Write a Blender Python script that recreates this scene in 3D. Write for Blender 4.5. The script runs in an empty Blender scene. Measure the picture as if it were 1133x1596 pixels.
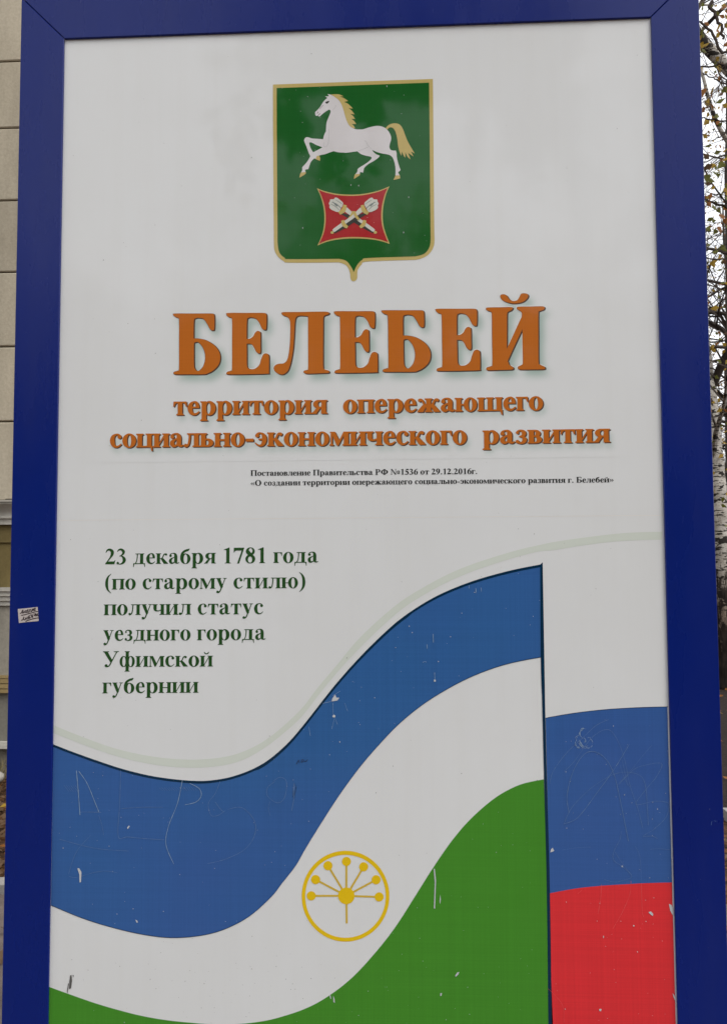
import bpy, math, random
import numpy as np
from mathutils import Vector, Matrix
PI = math.pi
random.seed(11); rng = np.random.default_rng(5)
sc = bpy.context.scene
col = sc.collection

# ------------------------------------------------------------------ camera
# the printed sheet stands in the plane y = 0, its left edge at x = 0; eye level 1.55 m
YAW, PITCH, ROLL = -0.05203558, 0.06342578, -0.00537353
CAM = Vector((0.73854637, -1.84188673, 1.55)); FPX = 1400.0
fw = Vector((math.sin(YAW)*math.cos(PITCH), math.cos(YAW)*math.cos(PITCH), math.sin(PITCH)))
r0 = Vector((math.cos(YAW), -math.sin(YAW), 0)); u0 = r0.cross(fw)
rt = r0*math.cos(ROLL) + u0*math.sin(ROLL); up = -r0*math.sin(ROLL) + u0*math.cos(ROLL)
cam = bpy.data.cameras.new('camera'); cam.sensor_fit = 'HORIZONTAL'; cam.sensor_width = 36
cam.lens = FPX/1133*36; cam.clip_start = .05; cam.clip_end = 1500
co = bpy.data.objects.new('camera', cam); col.objects.link(co)
co.matrix_world = Matrix(((rt.x, up.x, -fw.x, CAM.x), (rt.y, up.y, -fw.y, CAM.y), (rt.z, up.z, -fw.z, CAM.z), (0, 0, 0, 1)))
sc.camera = co
def at(px, py, Y=0.0):
    """point of the photograph -> the real point at depth Y"""
    d = rt*((px-566.5)/FPX) - up*((py-798)/FPX) + fw
    t = (Y - CAM.y)/d.y
    return CAM + d*t

# ------------------------------------------------------------------ daylight: thin bright overcast
EL, AZ = math.radians(50), math.radians(126)
world = bpy.data.worlds.new('World'); sc.world = world; world.use_nodes = True
nt = world.node_tree; bg = nt.nodes['Background']; bg.inputs['Strength'].default_value = 0.1
sky = nt.nodes.new('ShaderNodeTexSky'); sky.sky_type = 'NISHITA'; sky.sun_disc = False
sky.sun_elevation = EL; sky.sun_rotation = AZ; sky.dust_density = 3; sky.air_density = 1
tcw = nt.nodes.new('ShaderNodeTexCoord')
mpw = nt.nodes.new('ShaderNodeMapping'); mpw.inputs['Scale'].default_value = (1.2, 1.2, 3.2)
nsw = nt.nodes.new('ShaderNodeTexNoise'); nsw.inputs['Scale'].default_value = 1.6; nsw.inputs['Detail'].default_value = 5; nsw.inputs['Roughness'].default_value = .5
crw = nt.nodes.new('ShaderNodeValToRGB'); crw.color_ramp.elements[0].position = .3; crw.color_ramp.elements[1].position = .75
crw.color_ramp.elements[0].color = (10.6, 10.9, 11.6, 1); crw.color_ramp.elements[1].color = (13.6, 13.6, 13.6, 1)
mxw = nt.nodes.new('ShaderNodeMix'); mxw.data_type = 'RGBA'; mxw.inputs['Factor'].default_value = .88
L = nt.links.new
L(tcw.outputs['Generated'], mpw.inputs['Vector']); L(mpw.outputs[0], nsw.inputs['Vector']); L(nsw.outputs['Fac'], crw.inputs[0])
L(sky.outputs[0], mxw.inputs['A']); L(crw.outputs[0], mxw.inputs['B']); L(mxw.outputs['Result'], bg.inputs['Color'])
sun = bpy.data.lights.new('sun', 'SUN'); sun.energy = 1.4; sun.angle = math.radians(25); sun.color = (1, .97, .92)
so = bpy.data.objects.new('sun', sun); col.objects.link(so)
sd = Vector((math.sin(AZ)*math.cos(EL), math.cos(AZ)*math.cos(EL), math.sin(EL)))   # towards the sun
so.rotation_euler = sd.to_track_quat('Z', 'Y').to_euler(); so.location = (0, 0, 20)
sc.view_settings.view_transform = 'Standard'; sc.view_settings.look = 'None'
sc.view_settings.exposure = 0.33; sc.view_settings.gamma = 1; sc.view_settings.use_curve_mapping = False

# ------------------------------------------------------------------ materials
def node(nt, t, **k):
    n = nt.nodes.new(t)
    for a, b in k.items(): n.inputs[a].default_value = b
    return n
def base_mat(name, color, rough=.5, spec=.5, ior=1.45):
    m = bpy.data.materials.new(name); m.use_nodes = True; b = m.node_tree.nodes['Principled BSDF']
    b.inputs['Base Color'].default_value = (*color, 1); b.inputs['Roughness'].default_value = rough
    b.inputs['Specular IOR Level'].default_value = spec; b.inputs['IOR'].default_value = ior
    return m, m.node_tree, b
def noise(nt, scale, detail=4, rough=.55, stretch=(1, 1, 1), co='Object', rot=(0, 0, 0)):
    tc = nt.nodes.new('ShaderNodeTexCoord'); mp = nt.nodes.new('ShaderNodeMapping'); mp.inputs['Scale'].default_value = stretch
    mp.inputs['Rotation'].default_value = rot
    n = node(nt, 'ShaderNodeTexNoise', Scale=scale, Detail=detail, Roughness=rough)
    nt.links.new(tc.outputs[co], mp.inputs['Vector']); nt.links.new(mp.outputs[0], n.inputs['Vector']); return n.outputs['Fac']
def ramp(nt, fac, stops):
    r = nt.nodes.new('ShaderNodeValToRGB'); e = r.color_ramp.elements
    while len(e) < len(stops): e.new(.5)
    for x, (p, c) in zip(e, stops):
        x.position = p; x.color = (*c, 1) if len(c) == 3 else c
    nt.links.new(fac, r.inputs[0]); return r.outputs[0]
def mult(nt, a, b, f=1.0):
    m = nt.nodes.new('ShaderNodeMix'); m.data_type = 'RGBA'; m.blend_type = 'MULTIPLY'; m.inputs['Factor'].default_value = f
    for s, k in ((a, 'A'), (b, 'B')):
        if isinstance(s, tuple): m.inputs[k].default_value = (*s, 1)
        else: nt.links.new(s, m.inputs[k])
    return m.outputs['Result']
def mixc(nt, f, a, b):
    m = nt.nodes.new('ShaderNodeMix'); m.data_type = 'RGBA'
    if isinstance(f, float): m.inputs['Factor'].default_value = f
    else: nt.links.new(f, m.inputs['Factor'])
    for s, k in ((a, 'A'), (b, 'B')):
        if isinstance(s, tuple): m.inputs[k].default_value = (*s, 1)
        else: nt.links.new(s, m.inputs[k])
    return m.outputs['Result']
def bump(nt, b, h, strength, dist=.01):
    n = nt.nodes.new('ShaderNodeBump'); n.inputs['Strength'].default_value = strength; n.inputs['Distance'].default_value = dist
    nt.links.new(h, n.inputs['Height']); nt.links.new(n.outputs[0], b.inputs['Normal'])
def grey(v): return (v, v, v)
def print_mat(name, color, band=.05, rough=.045, attr=False):
    """laminated vinyl print: fine printer banding both ways, faint grime, a slightly wavy gloss"""
    m, t, b = base_mat(name, color, rough, .36, 1.45)
    c = color
    if attr:
        a = t.nodes.new('ShaderNodeAttribute'); a.attribute_name = 'ink'; c = a.outputs['Color']
    if band > .02:
        h = noise(t, 1, 2, .6, (3, 3, 420)); v = noise(t, 1, 2, .6, (300, 3, 2))
        c = mult(t, c, ramp(t, h, [(.3, grey(1-band)), (.7, grey(1+band*.6))]))
        c = mult(t, c, ramp(t, v, [(.3, grey(1-band)), (.7, grey(1+band*.6))]))
    gr = noise(t, 2.2, 6, .6, (1, 1, .5))
    c = mult(t, c, ramp(t, gr, [(.3, (.955, .95, .94)), (.65, (1, 1, 1))]))
    sk = noise(t, 1, 5, .65, (26, 3, .9)); c = mult(t, c, ramp(t, sk, [(.32, (.988, .986, .982)), (.52, (1, 1, 1))]))
    if name == 'blue_print':
        c = mixc(t, ramp(t, noise(t, 1.1, 3, .5), [(.38, grey(0)), (.66, grey(1))]), c, mult(t, c, (1.25, .84, 1.0)))
    t.links.new(c, b.inputs['Base Color'])
    rr = noise(t, 7, 4, .6); mr = t.nodes.new('ShaderNodeMapRange'); mr.inputs[1].default_value = .3; mr.inputs[2].default_value = .75
    mr.inputs[3].default_value = rough*.8; mr.inputs[4].default_value = rough*1.7
    t.links.new(rr, mr.inputs[0]); t.links.new(mr.outputs[0], b.inputs['Roughness'])
    bump(t, b, noise(t, 5, 2, .5), .2, .004)
    return m
WHITE = (.755, .772, .775)
M = {}
M['sheet'] = print_mat('white_vinyl', WHITE, .008)
M['soft'] = print_mat('white_vinyl_soft_print', WHITE, .008, attr=True)
M['blue'] = print_mat('blue_print', (.035, .130, .355))
M['green'] = print_mat('green_print', (.062, .272, .024))
M['red'] = print_mat('red_print', (.76, .036, .043))
M['navy'] = print_mat('navy_print', (.004, .03, .07))
M['pale'] = print_mat('pale_green_print', (.665, .715, .65), .01)
M['shield'] = print_mat('dark_green_print', (.014, .116, .022), .04)
M['gold'] = print_mat('dull_gold_print', (.56, .44, .16), .03)
M['lilac'] = print_mat('horse_white_print', (.70, .68, .69), .01)
M['cushion'] = print_mat('crimson_print', (.42, .024, .028))
M['silver'] = print_mat('silver_print', (.62, .62, .56), .01)
M['shade'] = print_mat('dark_silver_print', (.05, .047, .042), .01)
M['fold'] = print_mat('grey_fold_print', (.20, .235, .225), .01)
M['sun'] = print_mat('yellow_print', (.82, .55, .008), .02)
M['sunline'] = print_mat('ochre_print', (.66, .46, .06), .02)
M['orange'] = print_mat('orange_print', (.53, .15, .022), .03)
M['rim'] = print_mat('dark_brown_print', (.10, .065, .05), .02)
M['halo'] = print_mat('pale_edge_print', (.80, .78, .74), .01)
M['text_green'] = print_mat('bottle_green_print', (.026, .085, .023), .05)
M['black'] = print_mat('black_print', (.015, .017, .017), .02)
M['speck_white'] = base_mat('chipped_white', (.55, .57, .59), .6)[0]
M['speck_dark'] = base_mat('dirt_speck', (.10, .095, .09), .8)[0]
M['scratch'] = base_mat('scratched_vinyl', (.11, .205, .41), .5)[0]
M['scratch_hi'] = base_mat('scratched_vinyl_bright', (.28, .40, .55), .5)[0]
M['scratch_red'] = base_mat('scratched_red_vinyl', (.80, .12, .12), .5)[0]
m, t, b = base_mat('blue_powder_coat', (.0005, .0125, .16), .27, .33, 1.5); M['frame'] = m
c = mult(t, (.0005, .0125, .16), ramp(t, noise(t, 3, 5, .6), [(.3, grey(.93)), (.7, grey(1.05))]))
c = mixc(t, ramp(t, noise(t, 1, 6, .65, (14, 14, 1.4)), [(.5, grey(0)), (.8, grey(.05))]), c, (.12, .12, .13))
c = mixc(t, ramp(t, noise(t, 170, 2, .5), [(.79, grey(0)), (.81, grey(.5))]), c, (.16, .18, .26))
rr = ramp(t, noise(t, 6, 5, .6, (2, 2, .5)), [(.3, grey(.23)), (.7, grey(.34))]); t.links.new(rr, b.inputs['Roughness'])
t.links.new(c, b.inputs['Base Color']); bump(t, b, noise(t, 900, 2, .5), .06, .0004)
M['gap'] = base_mat('dark_joint', (.004, .006, .02), .8)[0]
M['steel'] = base_mat('galvanised_steel', (.35, .36, .37), .45)[0]
M['sticker'] = print_mat('sticker_paper', (.55, .49, .47), .0, .5)
M['ink'] = base_mat('marker_ink', (.02, .008, .014), .5)[0]

# ------------------------------------------------------------------ objects
def tag(o, label=None, cat=None, group=None, kind=None):
    if label: o['label'] = label
    if cat: o['category'] = cat
    if group: o['group'] = group
    if kind: o['kind'] = kind
    return o
def empty(name, loc, label=None, cat=None, group=None):
    o = bpy.data.objects.new(name, None); col.objects.link(o); o.location = loc; o.empty_display_size = .1
    return tag(o, label, cat, group)
def mesh(name, V, Fc, mats, fm=None, smooth=False):
    me = bpy.data.meshes.new(name); me.from_pydata([tuple(v) for v in V], [], Fc)
    for m in (mats if isinstance(mats, (list, tuple)) else [mats]): me.materials.append(m)
    if fm is not None: me.polygons.foreach_set('material_index', fm)
    if smooth: me.polygons.foreach_set('use_smooth', [True]*len(me.polygons))
    me.update(); return me
def obj(name, me, parent=None, loc=None, root=None):
    """meshes are written in world coordinates; root is the top-level thing's location"""
    o = bpy.data.objects.new(name, me); col.objects.link(o)
    if parent: o.parent = parent
    if root is not None: me.transform(Matrix.Translation(-Vector(root)))
    if loc is not None: o.location = loc
    return o
class MB:
    def __init__(s): s.V = []; s.F = []; s.M = []
    def add(s, V, Fc, m=0):
        k = len(s.V); s.V += [tuple(v) for v in V]; s.F += [tuple(i+k for i in f) for f in Fc]; s.M += [m]*len(Fc)
    def box(s, a, b, m=0):
        (x0, y0, z0), (x1, y1, z1) = a, b
        s.add([(x0, y0, z0), (x1, y0, z0), (x1, y1, z0), (x0, y1, z0), (x0, y0, z1), (x1, y0, z1), (x1, y1, z1), (x0, y1, z1)],
              [(3, 2, 1, 0), (4, 5, 6, 7), (0, 1, 5, 4), (1, 2, 6, 5), (2, 3, 7, 6), (3, 0, 4, 7)], m)
    def extrude_x(s, prof, x0, x1, m=0):
        """profile of (y, z) points, counter-clockwise seen from +x"""
        n = len(prof); V = [(x0, y, z) for y, z in prof] + [(x1, y, z) for y, z in prof]
        s.add(V, [tuple(range(n))[::-1], tuple(range(n, 2*n))] + [(i, (i+1) % n, n+(i+1) % n, n+i) for i in range(n)], m)
    def tube(s, pts, rad, sides=6, m=0):
        prev = None; n = len(pts)
        ax = None
        base = len(s.V)
        for i, p in enumerate(pts):
            d = (pts[min(i+1, n-1)] - pts[max(i-1, 0)]).normalized()
            if ax is None:
                ax = d.cross(Vector((0, 0, 1)) if abs(d.z) < .9 else Vector((1, 0, 0))).normalized()
            else:
                ax = (ax - d*ax.dot(d)).normalized()
            by = d.cross(ax)
            for k in range(sides):
                a = 2*PI*k/sides
                s.V.append(tuple(p + (ax*math.cos(a) + by*math.sin(a))*rad[i]))
        for i in range(n-1):
            for k in range(sides):
                a = base+i*sides+k; b_ = base+i*sides+(k+1) % sides
                s.F.append((a, b_, b_+sides, a+sides)); s.M.append(m)
        s.F.append(tuple(range(base+(n-1)*sides, base+n*sides))); s.M.append(m)
    def build(s, name, mats, parent=None, root=None, smooth=False, loc=None):
        return obj(name, mesh(name, s.V, s.F, mats, s.M if isinstance(mats, (list, tuple)) else None, smooth), parent, loc, root)
# ------------------------------------------------------------------ lettering
# A bold serif Cyrillic alphabet drawn as outlines (1000 units to the em).
def ell(cx, cy, rx, ry, n=30):
    return [(cx + rx*math.cos(2*PI*i/n), cy + ry*math.sin(2*PI*i/n)) for i in range(n)]
def rc(x0, y0, x1, y1): return [(x0, y0), (x1, y0), (x1, y1), (x0, y1)]
def crom(pts, k=5):
    """open Catmull-Rom through tuples of any length"""
    out = []; n = len(pts)
    for i in range(n-1):
        p0 = pts[max(i-1, 0)]; p1 = pts[i]; p2 = pts[i+1]; p3 = pts[min(i+2, n-1)]
        for j in range(k):
            t = j/k
            out.append(tuple(.5*(2*b + (c-a)*t + (2*a-5*b+4*c-d)*t*t + (3*b-a-3*c+d)*t**3) for a, b, c, d in zip(p0, p1, p2, p3)))
    out.append(tuple(pts[-1])); return out
def closed(pts, k=5):
    """closed outline; points written with a third value 1 are sharp corners"""
    n = len(pts)
    cor = [i for i in range(n) if len(pts[i]) > 2 and pts[i][2]]
    if not cor:
        p = [q[:2] for q in pts]; r = crom([p[-1]] + p + [p[0], p[1]], k); return r[k:-k-1]
    out = []
    for a, i in enumerate(cor):
        j = cor[(a+1) % len(cor)]
        seg = [pts[i]]; m = i
        while True:
            m = (m+1) % n; seg.append(pts[m])
            if m == j: break
        seg = [q[:2] for q in seg]
        out += (crom(seg, k)[:-1] if len(seg) > 2 else [seg[0]])
    return out
def pen(pts, k=5):
    c = crom(pts, k); L = []; Rr = []
    for i, (x, y, w) in enumerate(c):
        a = c[max(i-1, 0)]; b = c[min(i+1, len(c)-1)]
        dx, dy = b[0]-a[0], b[1]-a[1]; l = math.hypot(dx, dy) or 1
        w = max(w, .01)
        L.append((x - dy/l*w/2, y + dx/l*w/2)); Rr.append((x + dy/l*w/2, y - dx/l*w/2))
    return L + Rr[::-1]
def stem(cx, y0=0, y1=461, w=140, tl=1, tr=1, bl=1, br=1, e=50):
    x0, x1 = cx-w/2, cx+w/2; p = []
    p += [(x0, y0+62), (x0-12, y0+34), (x0-e, y0+20), (x0-e, y0)] if bl else [(x0, y0)]
    p += [(x1+e, y0), (x1+e, y0+20), (x1+12, y0+34), (x1, y0+62)] if br else [(x1, y0)]
    p += [(x1, y1-62), (x1+12, y1-34), (x1+e, y1-20), (x1+e, y1)] if tr else [(x1, y1)]
    p += [(x0-e, y1), (x0-e, y1-20), (x0-12, y1-34), (x0, y1-62)] if tl else [(x0, y1)]
    return p
def dsh(x, yb, yt, xr, sq=.45, n=16):
    xm = x + (xr-x)*sq; cy = (yb+yt)/2; r = []
    for i in range(n+1):
        a = -PI/2 + PI*i/n; r.append((xm + (xr-xm)*math.cos(a), cy + (yt-yb)/2*math.sin(a)))
    return [(x, yb)] + r + [(x, yt)]
def ball(x, y, r): return ell(x, y, r, r, 18)
def G(w, *layers): return (w, [l if isinstance(l, tuple) else (l, []) for l in layers])
def mv(poly, dx, dy=0): return [(x+dx, y+dy) for x, y in poly]
def breve(cx, y): return pen([(cx-95, y+85, 20), (cx-80, y+45, 48), (cx-40, y+8, 44), (cx, y, 40), (cx+40, y+8, 44), (cx+80, y+45, 48), (cx+95, y+85, 20)])
def digit6(): return [([ell(255, 215, 225, 229)], [ell(258, 208, 78, 198)]), ([pen([(98, 190, 130), (108, 350, 128), (180, 510, 100), (300, 620, 60), (455, 672, 22)])], [ell(258, 208, 78, 198)])]
F = {}
def font():
    XH = 461
    F['и'] = G(576, [stem(122), stem(454), [(185, 25), (185, 85), (392, 436), (392, 376)]])
    F['й'] = G(576, *F['и'][1], [breve(288, 545)])
    F['н'] = G(576, [stem(122), stem(454), rc(180, 208, 395, 246)])
    F['п'] = G(569, [stem(120, tr=0), stem(449, tl=0), rc(150, 426, 420, XH)])
    F['ц'] = G(586, [stem(122, br=0), stem(454, bl=0, br=0), rc(150, 0, 556, 34), [(500, 0), (556, 0), (562, -135), (545, -135), (528, -60), (500, -14)]])
    F['щ'] = G(850, [stem(122, br=0), stem(420, br=0, bl=0, w=136), stem(718, bl=0, br=0), rc(150, 0, 820, 34), [(760, 0), (820, 0), (826, -135), (809, -135), (792, -60), (760, -14)]])
    F['ч'] = G(556, [stem(430), stem(112, 245, XH, bl=0, br=0), pen([(112, 262, 138), (140, 195, 95), (225, 168, 50), (300, 178, 44), (372, 205, 40)])])
    F['г'] = G(412, [stem(125, tr=0), rc(160, 426, 385, XH), [(345, 432), (385, XH), (392, 300), (374, 300), (350, 372), (300, 426)]])
    F['т'] = G(490, [stem(245, tl=0, tr=0), rc(28, 426, 462, XH), [(28, 440), (20, 300), (38, 300), (62, 372), (112, 426), (60, 450)], [(462, 440), (428, 450), (378, 426), (428, 372), (452, 300), (470, 300)]])
    F['л'] = G(556, [stem(432, tl=0, w=138), rc(150, 426, 400, XH), [(120, XH), (120, 441), (165, 428), (235, 436), (235, XH)], pen([(204, 440, 48), (200, 300, 46), (178, 140, 46), (140, 45, 44), (90, 12, 40)]), ball(70, 40, 54)])
    F['м'] = G(690, [stem(75, 0, XH, w=34, tl=0, tr=0, e=45), [(28, XH), (28, 441), (78, 425), (262, 0), (300, 0), (360, 110), (188, XH)], [(265, 0), (300, 0), (520, 425), (528, XH), (490, XH)], stem(572, w=138, tl=0, e=48), rc(490, 440, 560, XH)])
    F['р'] = G(560, ([ell(322, 228, 208, 245)], [ell(290, 226, 88, 208), rc(0, -50, 130, 600)]), [stem(138, -205, XH, tr=0)])
    F['о'] = G(500, ([ell(250, 230, 228, 245)], [ell(250, 230, 84, 218)]))
    F['б'] = G(510, ([ell(255, 215, 226, 230)], [ell(258, 208, 82, 202)]), ([pen([(98, 190, 138), (90, 340, 120), (140, 480, 105), (260, 565, 95), (370, 600, 90), (438, 655, 14)])], [ell(258, 208, 82, 202)]))
    F['с'] = G(444, [pen([(388, 335, 40), (360, 400, 60), (300, 448, 40), (225, 450, 34), (130, 380, 100), (98, 240, 142), (135, 90, 110), (225, 22, 62), (320, 35, 36), (412, 112, 22)]), ball(352, 368, 60)])
    F['э'] = G(444, [pen([(56, 335, 40), (84, 400, 60), (140, 446, 40), (215, 450, 34), (310, 380, 100), (344, 240, 142), (308, 90, 110), (218, 18, 56), (125, 30, 36), (30, 105, 22)]), ball(92, 366, 58), rc(150, 215, 320, 252)])
    F['е'] = G(444, [pen([(418, 112, 20), (330, 40, 44), (228, 24, 66), (135, 90, 112), (98, 235, 142), (132, 375, 100), (225, 452, 36), (310, 425, 76), (350, 340, 100), (362, 258, 100)]), rc(120, 244, 411, 280)])
    F['а'] = G(500, [ball(98, 350, 56), pen([(60, 360, 40), (105, 425, 36), (200, 458, 32), (290, 425, 90), (328, 340, 136), (330, 200, 136), (330, 90, 134), (365, 40, 74), (420, 28, 46), (484, 62, 18)]), pen([(300, 300, 26), (190, 250, 44), (100, 175, 108), (95, 95, 128), (140, 35, 90), (210, 35, 52), (300, 95, 34)])])
    F['у'] = G(500, [[(20, XH), (20, 441), (58, 425), (226, 20), (282, 20), (320, 95), (208, 425), (248, 441), (248, XH)], pen([(410, 440, 32), (330, 230, 38), (240, 0, 48), (190, -110, 50), (130, -170, 44), (90, -172, 30)]), ball(90, -140, 58), [(318, XH), (318, 441), (372, 434), (395, 415), (425, 415), (440, 434), (484, 441), (484, XH)]])
    F['ь'] = G(490, ([stem(122, br=0)], []), ([dsh(150, 0, 268, 462)], [dsh(192, 34, 234, 318)]))
    F['в'] = G(480, ([stem(122, br=0, tr=0), dsh(130, 226, XH, 410), dsh(130, 0, 262, 452)], [dsh(192, 258, 428, 275), dsh(192, 34, 230, 308)]))
    F['з'] = G(412, [pen([(52, 370, 24), (100, 430, 36), (190, 452, 44), (285, 400, 110), (290, 310, 110), (230, 255, 50), (150, 240, 32)]), pen([(150, 240, 32), (240, 232, 50), (312, 150, 125), (290, 60, 100), (190, 6, 44), (100, 20, 30)]), ball(82, 62, 52), ball(86, 370, 34)])
    F['к'] = G(560, [stem(122), rc(180, 212, 260, 246), [(215, 236), (330, 250), (548, 20), (548, 0), (360, 0)], pen([(235, 225, 36), (310, 290, 44), (350, 380, 50), (400, 432, 46), (455, 440, 30)]), ball(458, 408, 50)])
    k = [pen([(235, 225, 36), (310, 290, 44), (350, 380, 50), (400, 432, 46), (445, 440, 30)]), ball(450, 410, 48), [(215, 236), (330, 250), (528, 20), (528, 0), (345, 0)], rc(180, 212, 260, 246)]
    kr = [mv(p, 240) for p in k]
    F['ж'] = G(790, [stem(395)] + kr + [[(790-x, y) for x, y in p] for p in kr])
    F['ю'] = G(750, [stem(118), rc(180, 212, 330, 248)], ([ell(510, 230, 212, 245)], [ell(510, 230, 76, 218)]))
    F['я'] = G(540, ([stem(408, bl=0, tl=0), [(215, XH+0), (345, XH), (345, 195), (225, 195)] , ell(232, 326, 168, 135)], [ell(278, 326, 72, 100), rc(278, 226, 338, 426)]), [[(190, 210), (300, 210), (165, 20), (165, 0), (10, 0), (10, 20), (55, 40)]])
    F['д'] = G(570, [stem(392, 20, XH, w=138, tl=0, bl=0, br=0), rc(22, 0, 540, 36), rc(150, 426, 380, XH), [(110, XH), (110, 441), (150, 428), (225, 436), (225, XH)], pen([(200, 440, 44), (196, 300, 42), (165, 120, 40), (108, 20, 36)]), [(22, 0), (80, 0), (56, -50), (38, -135), (18, -135)], [(482, 0), (540, 0), (544, -135), (524, -135), (506, -50)]])
    F['ф'] = G(700, [stem(350, -205, 676, w=136, e=42)], ([ell(190, 228, 168, 240)], [ell(208, 228, 70, 208)]), ([ell(510, 228, 168, 240)], [ell(492, 228, 70, 208)]))
    C = 676
    F['П'] = G(790, [stem(170, 0, C, 152, tr=0, e=62), stem(620, 0, C, 152, tl=0, e=62), rc(200, 634, 600, C)])
    F['Р'] = G(620, ([stem(170, 0, C, 152, tr=0, e=62), dsh(170, 300, C, 590, .4)], [dsh(246, 338, 640, 432, .4)]))
    F['Б'] = G(660, ([stem(170, 0, C, 152, tr=0, br=0, e=62), dsh(170, 0, 372, 630, .45), rc(200, 636, 560, C), [(520, 645), (565, C), (575, 510), (550, 510), (515, 590), (440, 638)]], [dsh(246, 38, 334, 462, .45)]))
    F['О'] = G(778, ([ell(389, 331, 352, 350)], [ell(389, 331, 180, 318)]))
    F['Ф'] = G(860, [stem(430, 0, C, 150, e=62)], ([ell(430, 338, 398, 262)], [ell(430, 338, 228, 226)]))
    F['У'] = G(720, [[(15, C), (15, 654), (60, 640), (345, 190), (400, 190), (440, 262), (230, 640), (285, 654), (285, C)], pen([(610, 640, 38), (500, 430, 42), (370, 180, 48), (290, 50, 52), (215, 8, 46), (165, 20, 30)]), ball(160, 52, 66), [(480, C), (480, 654), (560, 645), (590, 610), (625, 610), (660, 645), (715, 654), (715, C)]])
    F['№'] = G(1100, [stem(120, 0, C, 36, br=1, tr=0, tl=0, e=60), [(20, C), (20, 654), (90, 636), (540, -14), (600, -14), (600, 60), (190, C)], stem(585, 0, C, 36, bl=0, br=0, e=60), rc(720, 90, 1060, 130)], ([ell(890, 330, 165, 165)], [ell(890, 330, 66, 140)]))
    F['1'] = G(500, [stem(265, 0, 640, 140, tl=0, tr=0, e=62), [(195, 560), (335, 560), (335, 688), (310, 688), (85, 598), (92, 574), (150, 585)]])
    F['2'] = G(500, [pen([(45, 500, 18), (100, 605, 60), (205, 645, 92), (320, 570, 136), (325, 440, 130), (240, 280, 70), (140, 150, 46), (55, 40, 40)]), [(24, 0), (430, 0), (478, 175), (452, 175), (425, 130), (370, 122), (120, 122), (24, 28)]])
    F['3'] = G(500, [pen([(55, 545, 18), (120, 625, 60), (225, 645, 86), (330, 560, 120), (315, 460, 90), (230, 385, 40), (150, 355, 24)]), pen([(150, 355, 24), (270, 345, 60), (368, 215, 140), (330, 80, 110), (210, 5, 44), (110, 15, 40)]), ball(82, 50, 56)])
    F['5'] = G(500, [[(158, 552), (410, 552), (452, 676), (170, 676), (85, 330), (110, 325)], pen([(95, 370, 90), (220, 385, 130), (345, 300, 140), (380, 180, 130), (320, 60, 96), (210, 5, 40), (110, 12, 40)]), ball(85, 50, 55)])
    F['6'] = (500, digit6())
    F['9'] = (500, [([[(500-x, 668-y) for x, y in p] for p in A], [[(500-x, 668-y) for x, y in p] for p in S]) for A, S in digit6()])
    F['7'] = G(500, [[(28, 676), (478, 676), (478, 650), (258, -14), (168, -14), (372, 552), (130, 552), (78, 525), (45, 468), (20, 474)]])
    F['8'] = G(500, ([ell(250, 182, 215, 196), ell(250, 512, 196, 176), ell(250, 345, 120, 60)], [ell(262, 540, 82, 112), ell(238, 155, 92, 134)]), [[(140, 470), (190, 560), (400, 300), (420, 250), (370, 160), (340, 215), (160, 400)]])
    F['0'] = G(500, ([ell(250, 331, 226, 346)], [ell(250, 331, 80, 320)]))
    F['.'] = G(250, [ball(125, 52, 66)])
    F['-'] = G(333, [rc(40, 168, 292, 250)])
    F['('] = G(333, [pen([(308, 688, 14), (180, 560, 70), (118, 380, 118), (118, 150, 118), (180, -30, 70), (308, -165, 14)])])
    F[')'] = G(333, [pen([(25, 688, 14), (153, 560, 70), (215, 380, 118), (215, 150, 118), (153, -30, 70), (25, -165, 14)])])
    ch = [(235, 420), (250, 405), (140, 240), (250, 75), (235, 60), (40, 240)]
    F['«'] = G(500, [ch, mv(ch, 210)])
    F['»'] = G(500, [[(500-x, y) for x, y in ch], [(290-x, y) for x, y in ch]])
font()
def area(p): return sum(p[i-1][0]*p[i][1] - p[i][0]*p[i-1][1] for i in range(len(p)))/2
def offset(p, d):
    q = []
    for pt in p:
        if not q or math.hypot(pt[0]-q[-1][0], pt[1]-q[-1][1]) > 1e-4: q.append(pt)
    while len(q) > 3 and math.hypot(q[0][0]-q[-1][0], q[0][1]-q[-1][1]) < 1e-4: q.pop()
    if area(q) < 0: q = q[::-1]
    out = []; n = len(q)
    for i in range(n):
        a, b, c = q[i-1], q[i], q[(i+1) % n]
        u = (b[0]-a[0], b[1]-a[1]); v = (c[0]-b[0], c[1]-b[1])
        lu = math.hypot(*u) or 1; lv = math.hypot(*v) or 1
        n1 = (u[1]/lu, -u[0]/lu); n2 = (v[1]/lv, -v[0]/lv)
        k = 1 + n1[0]*n2[0] + n1[1]*n2[1]
        k = max(k, .5)
        out.append((b[0] + d*(n1[0]+n2[0])/k, b[1] + d*(n1[1]+n2[1])/k))
    return out
from mathutils.geometry import delaunay_2d_cdt
def union(layers):
    """layers of (adds, subs) -> triangulated union, verts and faces; each layer's subs cut only that layer"""
    vs = []; fs = []; info = []
    for li, (A, S) in enumerate(layers):
        for sgn, L in ((1, A), (0, S)):
            for p in L:
                if area(p) < 0: p = p[::-1]
                i0 = len(vs); vs += [Vector(q[:2]) for q in p]; fs.append(list(range(i0, len(vs)))); info.append((li, sgn))
    V, E_, Fc, ov, oe, of = delaunay_2d_cdt(vs, [], fs, 1, 1e-7, True)
    keep = []
    for f, ids in zip(Fc, of):
        a = {info[i][0] for i in ids if info[i][1]}; s = {info[i][0] for i in ids if not info[i][1]}
        if a - s: keep.append(list(f))
    return [tuple(v) for v in V], keep
_gc = {}
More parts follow.
